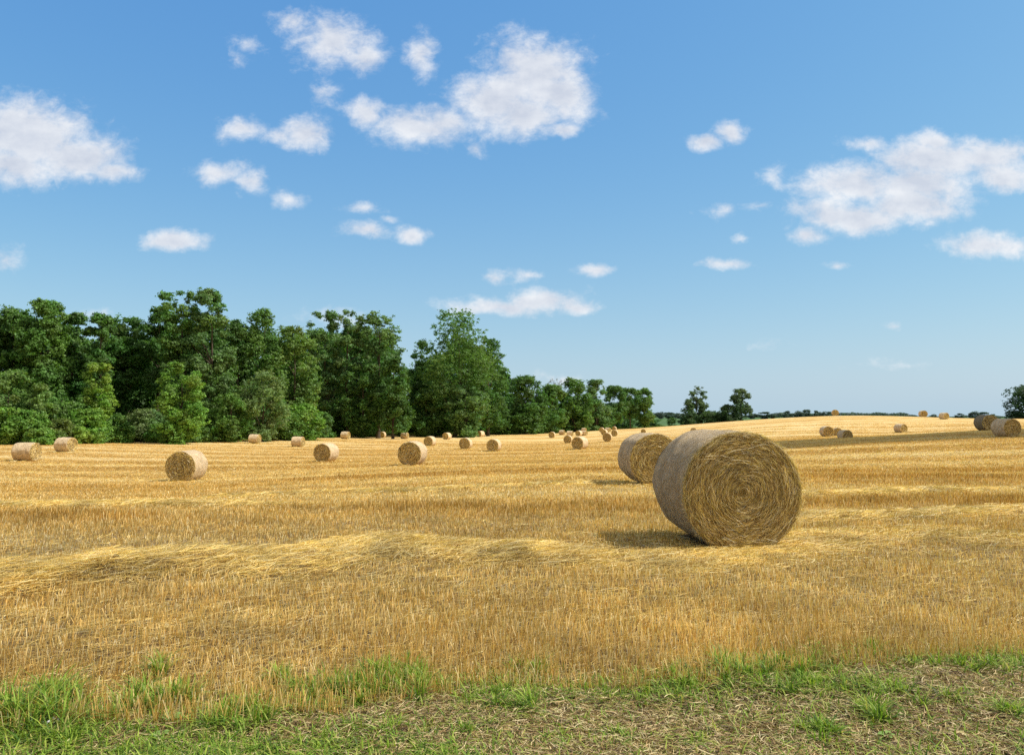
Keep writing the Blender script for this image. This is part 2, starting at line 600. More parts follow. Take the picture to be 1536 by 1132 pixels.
zen = wn("ShaderNodeMapRange", interpolation_type="SMOOTHSTEP"); L_.new(sx.outputs[2], zen.inputs[0])
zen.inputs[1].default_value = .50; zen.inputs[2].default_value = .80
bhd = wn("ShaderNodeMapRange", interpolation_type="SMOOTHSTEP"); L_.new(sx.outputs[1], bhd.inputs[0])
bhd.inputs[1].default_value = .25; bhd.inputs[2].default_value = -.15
mz = wn("ShaderNodeMix", data_type="RGBA"); L_.new(wm("MAXIMUM", zen.outputs[0], bhd.outputs[0]), mz.inputs[0])  # unseen sky overhead and behind greyed to neutralise the ambient light
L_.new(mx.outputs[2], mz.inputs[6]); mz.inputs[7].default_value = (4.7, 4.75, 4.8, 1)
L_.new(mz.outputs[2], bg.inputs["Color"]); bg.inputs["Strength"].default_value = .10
world.cycles.sampling_method = "MANUAL"; world.cycles.sample_map_resolution = 512

# ------------------------------------------------------------------ standing stubble
GOLD = [(.86, .61, .24), (.80, .53, .17), (.92, .73, .37), (.58, .34, .10), (.96, .84, .56)]


BALES = []   # filled below, used to keep stalks out of bale footprints


def clear_of_bales(x, y):
    k = np.ones(len(x), bool)
    for bx_, by_, ang, s in FOOT:
        dx, dy = x - bx_, y - by_
        a = dx * math.sin(ang) + dy * math.cos(ang)      # along the axis
        c = dx * math.cos(ang) - dy * math.sin(ang)
        k &= ~((np.abs(a) < .78 * s) & (np.abs(c) < .50 * s))
    return k


def scatter(n, d0, d1, p, umax=.80):
    """points in the viewed wedge, density falling with distance^p"""
    e = 2 - p
    D = (RNG.uniform(0, 1, n) * (d1 ** e - d0 ** e) + d0 ** e) ** (1 / e)
    u = RNG.uniform(-umax, umax, n)
    # strips to either side, so that the field goes on when seen from a step aside
    m = int(n * .24)
    D2 = RNG.uniform(d0 ** .4, 60 ** .4, m) ** 2.5
    x2 = (umax * D2 + RNG.uniform(0, 4.5, m)) * RNG.choice([-1, 1], m)
    return np.concatenate([u * D, x2]), np.concatenate([D, D2])


# bales: px, row of contact, phi, diameter px (or 0), forced distance (0 = from the ground), label
BALE_T = [
    (1096, 820, 0, "", 9.7),
]
BALE_SPEC = [
    # cx, bottom, phi, height px, D(0 auto), sink, label
    (1111, 820, 21, 182, 9.62, "largest straw bale, its coiled end face turned to the viewer in the near stubble"),
    (984, 727, 16, 79, 0, "second largest straw bale, half hidden behind the biggest bale"),
    (280, 721.5, -24, 46, 0, "shaded end and sunlit side of the large bale alone on the left stubble"),
    (619, 698, -16, 37, 0, "broad bale with brown shaded end, largest one below the tall round-topped tree"),
    (489.5, 692.5, -27, 28.4, 0, "bale with shaded end and bright right side below the olive tree"),
    (39.5, 691, 55, 28, 0, "leftmost bale, sunlit end turned right beside the green bushes"),
    (98.5, 678, 48, 22.4, 0, "second bale from the left edge, close to the bright bushes"),
    (382, 665, 62, 14, 0, "small bale lying sideways in front of the grey-green shrubs"),
    (447, 670, 66, 15.6, 0, "small pale bale lying sideways below the slender bushes, left of the shaded-end bale"),
    (518, 658, 62, 11, 0, "tiny pale bale at the wood edge above the shaded-end bale"),
    (573.5, 656.5, -15, 9.5, 0, "tiny round brown bale end near the dark wood edge, left of a pale sideways one"),
    (607, 658, 66, 9.8, 0, "tiny pale sideways bale just above the broad brown-ended bale"),
    (645, 669, -22, 15, 0, "small bale touching the upper right of the broad brown-ended bale in view"),
    (670.5, 659, -28, 10.4, 0, "tiny bale right below the trunk of the tall round-topped tree"),
    (698.5, 673.7, -12, 17.5, 0, "small round-ended bale, left one of two similar under the big dark tree"),
    (741, 677, -14, 19, 0, "small round-ended bale, right one of two similar under the big dark tree"),
    (721, 655, -35, 9, 0, "tiny bale at the wood edge above the gap between two round-ended bales"),
    (828, 656.6, -8, 9.4, 0, "tiny round bale, leftmost of the scattered middle cluster"),
    (843, 652, 60, 7.2, 0, "very small pale sideways bale behind the middle cluster's left end"),
    (852, 664.6, -8, 12.2, 0, "small brown round bale directly left of the sunlit-rimmed bale"),
    (855, 654, 70, 8, 0, "pale bale top peeking over the small brown round bale"),
    (870, 674, -24, 19.5, 0, "largest bale of the middle cluster, bright right rim against the stubble"),
    (868.5, 653.8, -25, 8.4, 0, "tiny bale behind and above the largest bale of the middle cluster"),
    (876.5, 653.2, 55, 7.6, 0, "tiny pale bale end-on-side, above the right rim of the middle cluster's largest"),
    (876, 647.6, 60, 6, 0, "farthest pale bale over the middle cluster, at the wood edge"),
    (902.5, 648, -10, 7.2, 0, "tiny reddish bale, upper left of the far right-hand cluster"),
    (906.5, 652.4, -15, 8.5, 0, "tiny bale behind the round one, between wood edge and far cluster"),
    (911, 662, -5, 13.3, 0, "nearest round-ended bale of the far cluster left of the second largest bale"),
    (912, 648, 50, 6.8, 0, "tiny pale sideways bale in the middle of the far cluster"),
    (922, 654, -6, 9.7, 0, "round bale at the right of the far cluster left of the second largest bale"),
    (921.5, 645.5, -10, 6.2, 0, "farthest and highest bale of the far cluster by the tree row"),
    (965, 648.8, 0, 6.5, 0, "tiny bale top showing over the second largest bale"),
    (1040.5, 651, 0, 6.5, 0, "tiny bale top showing between the two big bales and the field rise"),
    (1240, 655, 20, 16.4, 0, "bale with pale round end, left of a group of three right of the biggest bale"),
    (1256, 654, 10, 12.5, 0, "bale mostly hidden between two others on the shaded slope"),
    (1267.5, 657, 28, 13.5, 0, "low-lying bale, right of a group of three on the shaded slope"),
    (1351, 649, 45, 13.5, 0, "single bale at the tip of the shaded band on the right slope"),
    (1251.5, 0, 6, 9.6, 192, "bale top breaking the skyline near the far tree row"),
    (1383, 0, 20, 10, 196, "bale on the skyline, left of two near the crest at right"),
    (1416, 628.8, 45, 10, 0, "bale on the crest, right of two on the skyline"),
    (1477, 645, 28, 24.5, 80, "weathered dark bale in shade near the right edge"),
    (1509, 655.4, 38, 28, 0, "bale cut by the right edge with its end half lit"),
]
FOOT = []
SINK = {1267.5: .28, 965: .3}
for (px, py, phi, h, D, lab) in BALE_SPEC:
    if D == 0:
        x, y = hit(px, py, 6)
        if h > 30: pass
    else:
        u = ray(px, 566)[0]; x, y = u * D, D
    u = x / y
    s = h / F * y / 1.5
    s = min(max(s, .82), 1.32) if px != 1111 else 1.035
    az_cam = math.atan2(-x, -y)                # direction bale -> camera
    naz = az_cam - R(phi)                      # end face normal, turned toward +x for phi>0
    # the measured spot is under the near face: move to the bale's middle
    half = .75 * s
    off = half * math.cos(R(phi))
    nx, ny = math.sin(naz), math.cos(naz)
    bx_, by_ = x - nx * half * (math.cos(R(phi)) > .5), y - ny * half * (math.cos(R(phi)) > .5)
    if math.cos(R(phi)) <= .5:
        by_ += .3
    if h < 70: bx_ = u * by_
    FOOT.append((bx_, by_, naz, s))
BALE_SPEC = [b + (f,) for b, f in zip(BALE_SPEC, FOOT)]

x, y = scatter(1000000, 3.9, 150, 1.38)
row = .17
yr = np.round((y + x * .06) / row) * row - x * .06
k = RNG.uniform(0, 1, len(y)) < .88
y = np.where(k, yr + RNG.normal(0, .014, len(y)), y)
wh, wm_ = windrow(x, y)
cut = fbm(x * .35, y * .5, 51, 3) - .5 * sstep(45, 150, y)
keep = in_field(x, y) & clear_of_bales(x, y) & (RNG.uniform(0, 1, len(x)) > wm_ * .93) & (RNG.uniform(0, 1, len(x)) < .35 + 1.3 * cut)
x, y = x[keep], y[keep]
tn = tone(x, y)
z = ground(x, y)
n = len(x)
hgt = (.055 + .045 * (1 - tn) * fbm(x * .5, y * .7, 52, 2) * 2) * RNG.uniform(.5, 1.35, n) * (1 + .22 * sstep(8, 4.5, y)) * (1 - .35 * sstep(15, 50, y))
patch = np.zeros(n)
for (qx, qy, ax_, ay_) in [(1300, 748, 2.2, .9), (1420, 742, 3.0, 1.1), (1530, 752, 2.2, 1.0), (1340, 700, 4, 2), (1500, 690, 5, 2), (860, 682, 5, 2.5), (560, 682, 5, 2), (120, 765, 1.6, .8), (700, 750, 4, 1.2), (950, 752, 2.5, 1.0), (250, 688, 7, 2.5), (1260, 690, 3, 1.5)]:
    c0, c1 = P(qx, qy)
    patch = np.maximum(patch, np.exp(-((x - c0) / ax_) ** 2 - ((y - c1) / ay_) ** 2))
patch = np.clip(patch * (.3 + 1.4 * fbm(x * .8, y * 1.4, 57, 3)), 0, 1)
hgt = hgt * (1 + .9 * patch)
clump = fbm(x * .9, y * .9, 53, 2)
hgt = np.where(clump > .80, hgt * 1.35, hgt)
lean = RNG.normal(0, .20, (n, 2)) + np.stack([np.full(n, .05), np.zeros(n)], -1)
b = np.stack([x, y, z - .01], -1)
t = b + np.stack([lean[:, 0] * hgt, lean[:, 1] * hgt, hgt], -1)
ang = RNG.uniform(-1.0, 1.0, n)
S = np.stack([np.cos(ang), np.sin(ang), 0 * ang], -1)
w = np.maximum(.0019, .00032 * y) * RNG.uniform(.7, 1.4, n)
c = pick(GOLD, n, [.32, .19, .26, .08, .15])
c = c * (1 - .24 * patch)[:, None] * np.stack([np.ones(n), 1 - .12 * patch, 1 - .35 * patch], -1) * 1.10 * (1 - .20 * (1 - tn))[:, None] * (.62 + .72 * fbm(x * 1.4, y * 1.9, 55, 3))[:, None] * np.stack([np.ones(n), 1 - .10 * (1 - tn), 1 - .30 * (1 - tn)], -1)
V, Fq, cc = strips(np.stack([b, t], 1), np.stack([w, w * .8], 1), S, c)
cc = cc.reshape(n, 4, 3); cc[:, :2] *= .70; cc = cc.reshape(-1, 3)  # stalk feet darkened in the colour, standing in for shade
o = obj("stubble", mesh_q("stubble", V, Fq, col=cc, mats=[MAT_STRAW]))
tag(o, "short golden cut stalks standing in rows across the field", "stubble", kind="stuff")


# ------------------------------------------------------------------ loose straw
def lying(n, x, y, z, Lm, w, col, lift=.05, bend=.25, dirbias=None, tilt=.25):
    L = Lm * RNG.lognormal(0, .4, n)
    a = RNG.uniform(0, 2 * math.pi, n) if dirbias is None else RNG.normal(dirbias, 1.0, n) + 2.4 * (fbm(x * 1.7, y * 1.7, 64, 2) - .5)
    el = np.abs(RNG.normal(0, tilt, n))
    d = np.stack([np.cos(a) * np.cos(el), np.sin(a) * np.cos(el), np.sin(el)], -1)
    side = np.stack([-np.sin(a), np.cos(a), np.zeros(n)], -1)
    p0 = np.stack([x, y, z + RNG.uniform(0, 1, n) * lift], -1) - d * L[:, None] * .5
    kb = RNG.normal(0, bend, n)
    K = 4
    ts = np.linspace(0, 1, K)
    C = p0[:, None] + d[:, None] * (L[:, None] * ts)[..., None] + side[:, None] * (kb[:, None] * L[:, None] * (ts - ts ** 2))[..., None]
    C[:, :, 2] -= (L[:, None] * .35 * np.sin(el)[:, None] * ts ** 2)
    gz = ground(C[:, :, 0].ravel(), C[:, :, 1].ravel()).reshape(n, K)
    C[:, :, 2] = np.maximum(C[:, :, 2], gz + .004)
    roll = RNG.normal(0, .5, n)
    S = unit(side * np.cos(roll)[:, None] + np.array([0, 0, 1.]) * np.sin(roll)[:, None])
    Wd = w[:, None] * np.array([.8, 1, 1, .5])[None]
    return strips(C, Wd, S, col)


STRAWS = [(.90, .70, .27), (.82, .58, .17), (.94, .82, .46), (.58, .37, .10), (.34, .19, .05)]
parts = []
x, y = scatter(900000, 4.6, 60, 1.2)
wh, wm_ = windrow(x, y)
pr = wm_ ** .8 * .95 + .07 + .14 * sstep(11, 6, y) + .10 * sstep(.55, .8, fbm(x * .4, y * .8, 61, 3))
keep = in_field(x, y) & clear_of_bales(x, y) & (RNG.uniform(0, 1, len(x)) < pr) & (y > 4.6)
x, y, wh, wm_ = x[keep], y[keep], wh[keep], wm_[keep]
n = len(x)
c = pick(STRAWS, n, [.34, .28, .16, .14, .08])
sh = .38 + 1.15 * fbm(x * 2.6, y * 3.4, 62, 3)
c = c * sh[:, None]
parts.append(lying(n, x, y, ground(x, y), .21, np.maximum(.0015, .00027 * y), c, lift=.03 + .09 * wm_, bend=1.1, dirbias=.1, tilt=.30))
# a collar of fallen straw round the two nearest bales
for (bx_, by_, ang, s), nn in zip(FOOT[:2], (5200, 2200)):
    x = bx_ + RNG.normal(0, 1, nn) * 1.0; y = by_ + RNG.normal(-.15, .85, nn)
    kk = clear_of_bales(x, y); x, y = x[kk], y[kk]; n = len(x)
    parts.append(lying(n, x, y, ground(x, y), .22, np.full(n, max(.0024, .0003 * by_)), pick(STRAWS, n), lift=.05, bend=.5, tilt=.3))
for (bx_, by_, ang, s) in FOOT[2:]:
    if by_ > 130: continue
    nn = 260
    x = bx_ + RNG.normal(0, 1.0, nn); y = by_ + RNG.normal(-.2, .9, nn)
    kk = clear_of_bales(x, y); x, y = x[kk], y[kk]; n = len(x)
    parts.append(lying(n, x, y, ground(x, y), .3, np.full(n, .00032 * by_), pick(STRAWS, n), lift=.08, bend=.5, tilt=.35))
V, Fq, cc = join(parts)
o = obj("loose_straw", mesh_q("loose_straw", V, Fq, col=cc, mats=[MAT_STRAW]))
tag(o, "loose yellow straw lying in tangled windrows over the stubble", "straw", kind="stuff")

# ------------------------------------------------------------------ verge: cut thatch, then green grass
y = RNG.uniform(2.6, 5.9, 400000); x = np.where(RNG.uniform(0, 1, 400000) < .84, RNG.uniform(-.78, .78, 400000) * y, (.78 * y + RNG.uniform(0, 4, 400000)) * RNG.choice([-1, 1], 400000))
vy = verge_y(x)
bare = sstep(.52, .70, fbm(x * .8 + 7, y * 1.1, 71, 3)) + sstep(-1.6, -2.9, x) * sstep(4.0, 3.6, y) * .8
keep = (y < vy + .25 * RNG.normal(0, 1, len(x))) & (RNG.uniform(0, 1, len(x)) > .50 * bare)
x, y = x[keep], y[keep]; n = len(x)
c = pick([(.66, .50, .26), (.42, .28, .12), (.22, .14, .06), (.78, .65, .38), (.09, .055, .025), (.40, .42, .12)], n)
Vt, Ft, ct = lying(n, x, y, ground(x, y), .06, RNG.uniform(.0009, .0024, n), c, lift=.04, bend=.35, tilt=.35)
o = obj("dead_grass", mesh_q("dead_grass", Vt, Ft, col=ct, mats=[MAT_STRAW]))
tag(o, "brown mown dead grass matted over the soil of the margin", "dead grass", kind="stuff")

GREEN = [(.17, .30, .03), (.28, .42, .05), (.07, .15, .02), (.40, .50, .08), (.50, .46, .15)]


def grass_blades(x, y, h, w, spread, col, K=4):
    n = len(x)
    z = ground(x, y)
    a = RNG.uniform(0, 2 * math.pi, n)
    b = np.abs(RNG.normal(spread, spread * .5, n))
    out = np.stack([np.cos(a), np.sin(a)], -1)
    ts = np.linspace(0, 1, K)
    C = np.zeros((n, K, 3))
    C[:, :, 0] = x[:, None] + out[:, :1] * (b * h)[:, None] * ts ** 1.7
    C[:, :, 1] = y[:, None] + out[:, 1:] * (b * h)[:, None] * ts ** 1.7
    C[:, :, 2] = z[:, None] - .005 + h[:, None] * (ts - .38 * np.minimum(b, 1.4)[:, None] * ts ** 2.2)
    S = np.stack([-np.sin(a), np.cos(a), np.zeros(n)], -1)
    Wd = w[:, None] * np.array([.8, 1, .8, .12])[None]
    V, Fq, c = strips(C, Wd, S, col)
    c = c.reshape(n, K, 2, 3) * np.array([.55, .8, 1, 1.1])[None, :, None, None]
    return V, Fq, c.reshape(-1, 3)


parts = []
# low scattered green
y = RNG.uniform(2.6, 6.1, 215000); x = np.where(RNG.uniform(0, 1, 215000) < .84, RNG.uniform(-.78, .78, 215000) * y, (.78 * y + RNG.uniform(0, 4, 215000)) * RNG.choice([-1, 1], 215000))
gd = fbm(x * 1.3 + 3, y * 1.7, 81, 4) + .12 * sstep(1.0, -2.0, x) - .05 - .09 * sstep(-.4, 1.2, x) + .05 * sstep(4.2, 3.7, y) * sstep(3, 0, x)
keep = (RNG.uniform(0, 1, len(x)) < sstep(.42, .62, gd) * .72 + .12 - .06 * sstep(-.4, 1.2, x)) & (y < verge_y(x) + .10 + .25 * RNG.normal(0, 1, len(x)))
x, y = x[keep], y[keep]; n = len(x)
hm = .05 + .05 * fbm(x * .7, y * .7, 82, 2)
parts.append(grass_blades(x, y, hm * RNG.uniform(.5, 1.6, n), RNG.uniform(.0018, .0048, n), .95, pick(GREEN, n, [.3, .28, .14, .2, .08])))
# tufts: photo position, radius, height, count
TUFTS = [(20, 1085, .30, .24, 900), (215, 1060, .17, .17, 320), (265, 1055, .15, .15, 260), (320, 1090, .16, .12, 260), (380, 1080, .18, .14, 300), (130, 1110, .16, .10, 260),
         (560, 1030, .28, .17, 520), (620, 1035, .25, .16, 420), (470, 1050, .20, .14, 300), (690, 1045, .2, .11, 200), (780, 1060, .18, .13, 180), (820, 1010, .15, .11, 150),
         (1130, 1000, .30, .14, 420), (1180, 1010, .30, .14, 360), (1060, 1030, .25, .11, 240), (1250, 1040, .25, .12, 240), (1280, 1070, .2, .14, 230), (1370, 1050, .2, .12, 180),
         (1310, 980, .15, .12, 130), (1480, 1010, .25, .11, 200), (950, 1100, .2, .08, 120), (1240, 1105, .14, .11, 220), (850, 1100, .14, .08, 90), (235, 1010, .10, .16, 110), (430, 1020, .12, .12, 130), (1400, 1000, .2, .12, 150),
         (60, 1050, .2, .15, 260), (160, 1075, .2, .12, 240), (700, 1100, .16, .09, 140), (560, 1100, .16, .09, 150), (1160, 1090, .16, .10, 130), (1500, 1070, .2, .11, 150), (1060, 1110, .15, .08, 90)]
for (px, py, rad, h, cnt) in TUFTS:
    tx, ty = P(px, py)
    nsub = max(2, cnt // 45)
    sx_ = tx + RNG.normal(0, rad * .6, nsub); sy_ = ty + RNG.normal(0, rad * .45, nsub)
    ii = RNG.integers(0, nsub, cnt)
    x = sx_[ii] + RNG.normal(0, .022, cnt); y = sy_[ii] + RNG.normal(0, .022, cnt)
    hh = h * RNG.uniform(.35, 1.2, cnt)
    parts.append(grass_blades(x, y, hh, RNG.uniform(.0020, .0046, cnt), .8, pick(GREEN, cnt, [.32, .30, .14, .18, .06])))
V, Fq, cc = join(parts)
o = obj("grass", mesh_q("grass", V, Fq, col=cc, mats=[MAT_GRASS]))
tag(o, "bright green grass growing in patches along the field margin", "grass", kind="stuff")

# grass fringe along the foot of the wood
n = 60000
u = RNG.uniform(-.75, .22, n)
ed = np.interp(u, EDGE[:, 0], EDGE[:, 1])
D = ed + np.abs(RNG.normal(0, 1.6, n)) - .6
x, y = u * D, D
h = RNG.uniform(.25, .8, n) * (1 + .8 * sstep(-.25, -.4, u)) * (.5 + fbm(x * .3, y * .3, 90, 2))
c = pick([(.13, .20, .03), (.20, .26, .05), (.09, .15, .03), (.30, .30, .09)], n)
V, Fq, cc = grass_blades(x, y, h, np.full(n, .045), .35, c, K=4)
o = obj("edge_grass", mesh_q("edge_grass", V, Fq, col=cc, mats=[MAT_GRASS]))
tag(o, "rough green grass along the foot of the wood", "grass", kind="stuff")


# ------------------------------------------------------------------ broad-leaved weed and paper scrap on the verge
def weed(px, py, label, s=1.0, n=5, seed=0):
    rg = np.random.default_rng(seed)
    x0, y0 = P(px, py)
    z0 = float(ground(x0, y0))
    e = obj("broadleaf_weed", None, loc=(x0, y0, z0)); tag(e, label, "weed")
    for k in range(n):
        a = k * 2.399 + rg.uniform(-.3, .3); L = s * rg.uniform(.035, .055); wd = L * .38; up = rg.uniform(.2, .7)
        K = 7; t = np.linspace(0, 1, K)
        prof = np.sin(np.pi * np.clip(t, .02, .98)) ** .7 * wd
        r_ = .01 + L * t; hz = .015 + .6 * up * L * np.sin(t * 2.1) + .015 * s
        d = np.array([math.cos(a), math.sin(a)]); sd = np.array([-d[1], d[0]])
        V = []
        for q in range(K):
            for g in (-1, 0, 1):
                V.append((d[0] * r_[q] + sd[0] * prof[q] * g, d[1] * r_[q] + sd[1] * prof[q] * g, hz[q] + (.18 * prof[q] if g else 0)))
        Fq = []
        for q in range(K - 1):
            for g in (0, 1):
                i = q * 3 + g; Fq.append((i, i + 1, i + 4, i + 3))
        g_ = np.array([(.30, .46, .12)]) * rg.uniform(.8, 1.15)
        me = mesh_q("leaf", np.array(V), np.array(Fq), col=np.repeat(g_, len(V), 0), mats=[MAT_GRASS], smooth=True)
        obj("leaf", me, e)
    return e


weed(255, 1085, "broad-leaved pale green weed among the grass left of the caption's middle".replace(" of the caption's middle", " of centre"), 1.25, 7, 1)
weed(240, 1108, "smaller broad-leaved weed just below the larger weed", .9, 5, 2)
weed(1330, 1108, "flat broad-leaved weed in the dry grass at the right", .8, 5, 3)


def scrap():
    x0, y0 = P(76, 1084)
    g = 9
    V = []
    for i in range(g):
        for j in range(g):
            a, b_ = i / (g - 1) - .5, j / (g - 1) - .5
            V.append((a * .07 + .01 * math.sin(j * 1.7), b_ * .05 + .012 * math.sin(i * 2.1), .016 + .016 * math.sin(i * 1.9 + j * 1.1) + .010 * math.cos(j * 2.7 - i)))
    Fq = [(i * g + j, (i + 1) * g + j, (i + 1) * g + j + 1, i * g + j + 1) for i in range(g - 1) for j in range(g - 1)]
    m = M("paper", .7); v = m.coord(); m.base(m.ramp(m.noise(v, 30, 4), [(.3, (.55, .56, .58)), (.7, (.8, .8, .8))]))
    o = obj("paper_scrap", mesh_q("paper_scrap", np.array(V), np.array(Fq), mats=[m.m]), loc=(x0, y0, float(ground(x0, y0)) + .01))
    o.rotation_euler = (0, 0, .5)
    tag(o, "crumpled white paper scrap lying in the grass at the left", "litter")


scrap()


# ------------------------------------------------------------------ straw bales
def mat_net(weathered=False):
    m = M("net_wrapped_straw" + ("_weathered" if weathered else ""), .75)
    # object coordinates: axis along Y, section in XZ -> cylindrical coordinates
    t = m.N("ShaderNodeTexCoord"); s = m.N("ShaderNodeSeparateXYZ"); m.L(t.outputs["Object"], s.inputs[0])
    th = m.math("ARCTAN2", s.outputs[0], s.outputs[2])
    cb = m.N("ShaderNodeCombineXYZ"); m.L(th, cb.inputs[0]); m.L(s.outputs[1], cb.inputs[1])

    def mp(sc, rot=0):
        q = m.N("ShaderNodeMapping"); q.inputs["Scale"].default_value = sc; q.inputs["Rotation"].default_value = (0, 0, rot); m.L(cb.outputs[0], q.inputs[0]); return q.outputs[0]
    n1 = m.noise(mp((5, 42, 1)), 1.6, 7, .78, .8)       # net strands round the bale
    n2 = m.noise(mp((22, 9, 1), .5), 2.6, 8, .8, .6)     # straw under it
    n3 = m.noise(mp((1.2, 2, 1)), 1.6, 4, .6)
    if weathered:
        c = m.ramp(n2, [(.3, (.10, .07, .03)), (.5, (.26, .19, .09)), (.7, (.42, .32, .16))])
        net = (.34, .30, .22)
    else:
        c = m.ramp(n2, [(.34, (.20, .12, .04)), (.47, (.54, .36, .15)), (.62, (.86, .64, .32))])
        net = (.94, .80, .60)
    k = m.ramp(n1, [(.46, (0, 0, 0)), (.56, (.9, .9, .9))])
    c = m.mix(c, net, k)
    dk = m.ramp(n3, [(.32, (.74, .72, .70)), (.66, (1.15, 1.15, 1.15))])
    c = m.mix(c, dk, 1.0, "MULTIPLY")
    m.base(c); m.bump(m.math("ADD", n1, n2), 1.0, .05)
    return m.m


def mat_end(dark=1.0):
    m = M("coiled_straw_end", .85)
    t = m.N("ShaderNodeTexCoord"); s = m.N("ShaderNodeSeparateXYZ"); m.L(t.outputs["Object"], s.inputs[0])
    r2 = m.math("SQRT", m.math("ADD", m.math("MULTIPLY", s.outputs[0], s.outputs[0]), m.math("MULTIPLY", s.outputs[2], s.outputs[2])))
    th = m.math("ARCTAN2", s.outputs[0], s.outputs[2])
    cb = m.N("ShaderNodeCombineXYZ")
    spiral = m.math("ADD", r2, m.math("MULTIPLY", th, .006))
    m.L(m.math("MULTIPLY", th, .55), cb.inputs[0]); m.L(spiral, cb.inputs[1])

    def mp(sc):
        q = m.N("ShaderNodeMapping"); q.inputs["Scale"].default_value = sc; m.L(cb.outputs[0], q.inputs[0]); return q.outputs[0]
    n1 = m.noise(mp((4.5, 42, 1)), 1.5, 8, .75, .5)
    n2 = m.noise(m.coord((1, 1, 1)), 26, 6, .75)
    n3 = m.noise(mp((.6, 9, 1)), 1.6, 3, .6)
    f = m.math("ADD", m.math("MULTIPLY", n1, .6), m.math("ADD", m.math("MULTIPLY", n2, .3), m.math("MULTIPLY", n3, .12)))
    d = dark
    c = m.ramp(f, [(.38, (.06 * d, .036 * d, .014 * d)), (.47, (.24 * d, .155 * d, .055 * d)), (.55, (.52 * d, .37 * d, .15 * d)), (.64, (.82 * d, .64 * d, .30 * d))])
    m.base(c); m.bump(f, 1.0, .05)
    return m.m


MAT_NET, MAT_END = mat_net(), mat_end()
MAT_NET_W = mat_net(True); MAT_END_D = mat_end(.5)


def bale_profile(th, R0, seed):
    """section radius with slight sag: flattened contact, lumpy round"""
    r = R0 * (1 + .010 * np.sin(3 * th + seed) + .008 * np.sin(5 * th + 2 * seed) + .004 * np.sin(11 * th + seed * 3))
    return r


def bale_meshes(seed, seg=96, rings=14, R0=.75, half=.75):
    rg = np.random.default_rng(seed)
    th = np.linspace(0, 2 * math.pi, seg, endpoint=False)
    prof = bale_profile(th, R0, seed)
    # barrel, slightly rounded shoulders
    ys = np.concatenate([[-half + .002, -half + .012, -half + .04], np.linspace(-half + .12, half - .12, rings), [half - .04, half - .012, half - .002]])
    sc = np.concatenate([[.962, .982, .995], 1 + .006 * np.sin(np.linspace(0, math.pi, rings)) , [.995, .982, .962]])
    V = []
    for yv, s_ in zip(ys, sc):
        lump = 1 + .022 * (vnoise(th * 4, np.full(seg, yv * 6), seed) - .5) * 2 + .004 * (vnoise(th * 13, np.full(seg, yv * 11), seed + 1) - .5)
        lump[-1] = lump[0]
        r = prof * s_ * lump
        X, Z = r * np.sin(th), r * np.cos(th)
        Z = np.maximum(Z, -R0 * .965 + .012 * np.abs(X))
        V.append(np.stack([X, np.full(seg, yv), Z + R0 * .965], -1))
    V = np.concatenate(V)
    K = len(ys)
    i = np.arange(seg); j = (i + 1) % seg
    Fq = np.concatenate([np.stack([k * seg + i, k * seg + j, (k + 1) * seg + j, (k + 1) * seg + i], -1) for k in range(K - 1)])
    V[:, 2] -= R0 * .965          # objects' origins at the axis, for the cylindrical textures
    net = mesh_q("net_wrap", V, Fq, mats=[MAT_NET], smooth=True)
    # end face (at -half, facing -Y), concentric rings with coil relief
    rr = np.linspace(.0, .975, 30)
    Vf = []
    for k, q in enumerate(rr):
        r = prof * q
        X, Z = r * np.sin(th), r * np.cos(th)
        Z = np.maximum(Z, (-R0 * .965 + .012 * np.abs(X)))
        bul = -half - .012 * (1 - q ** 4) + .014 * (fbm(th * 3, np.full(seg, q * 26.), seed + 5, 2) - .5) + (.02 if q > .96 else 0)
        Vf.append(np.stack([X, bul if k else np.full(seg, -half - .012), Z], -1))
    Vf = np.concatenate(Vf)
    Ff = np.concatenate([np.stack([k * seg + i, k * seg + j, (k + 1) * seg + j, (k + 1) * seg + i], -1)[:, ::-1] for k in range(len(rr) - 1)])
    end = mesh_q("straw_end", Vf, Ff, mats=[MAT_END], smooth=True)
    return net, end


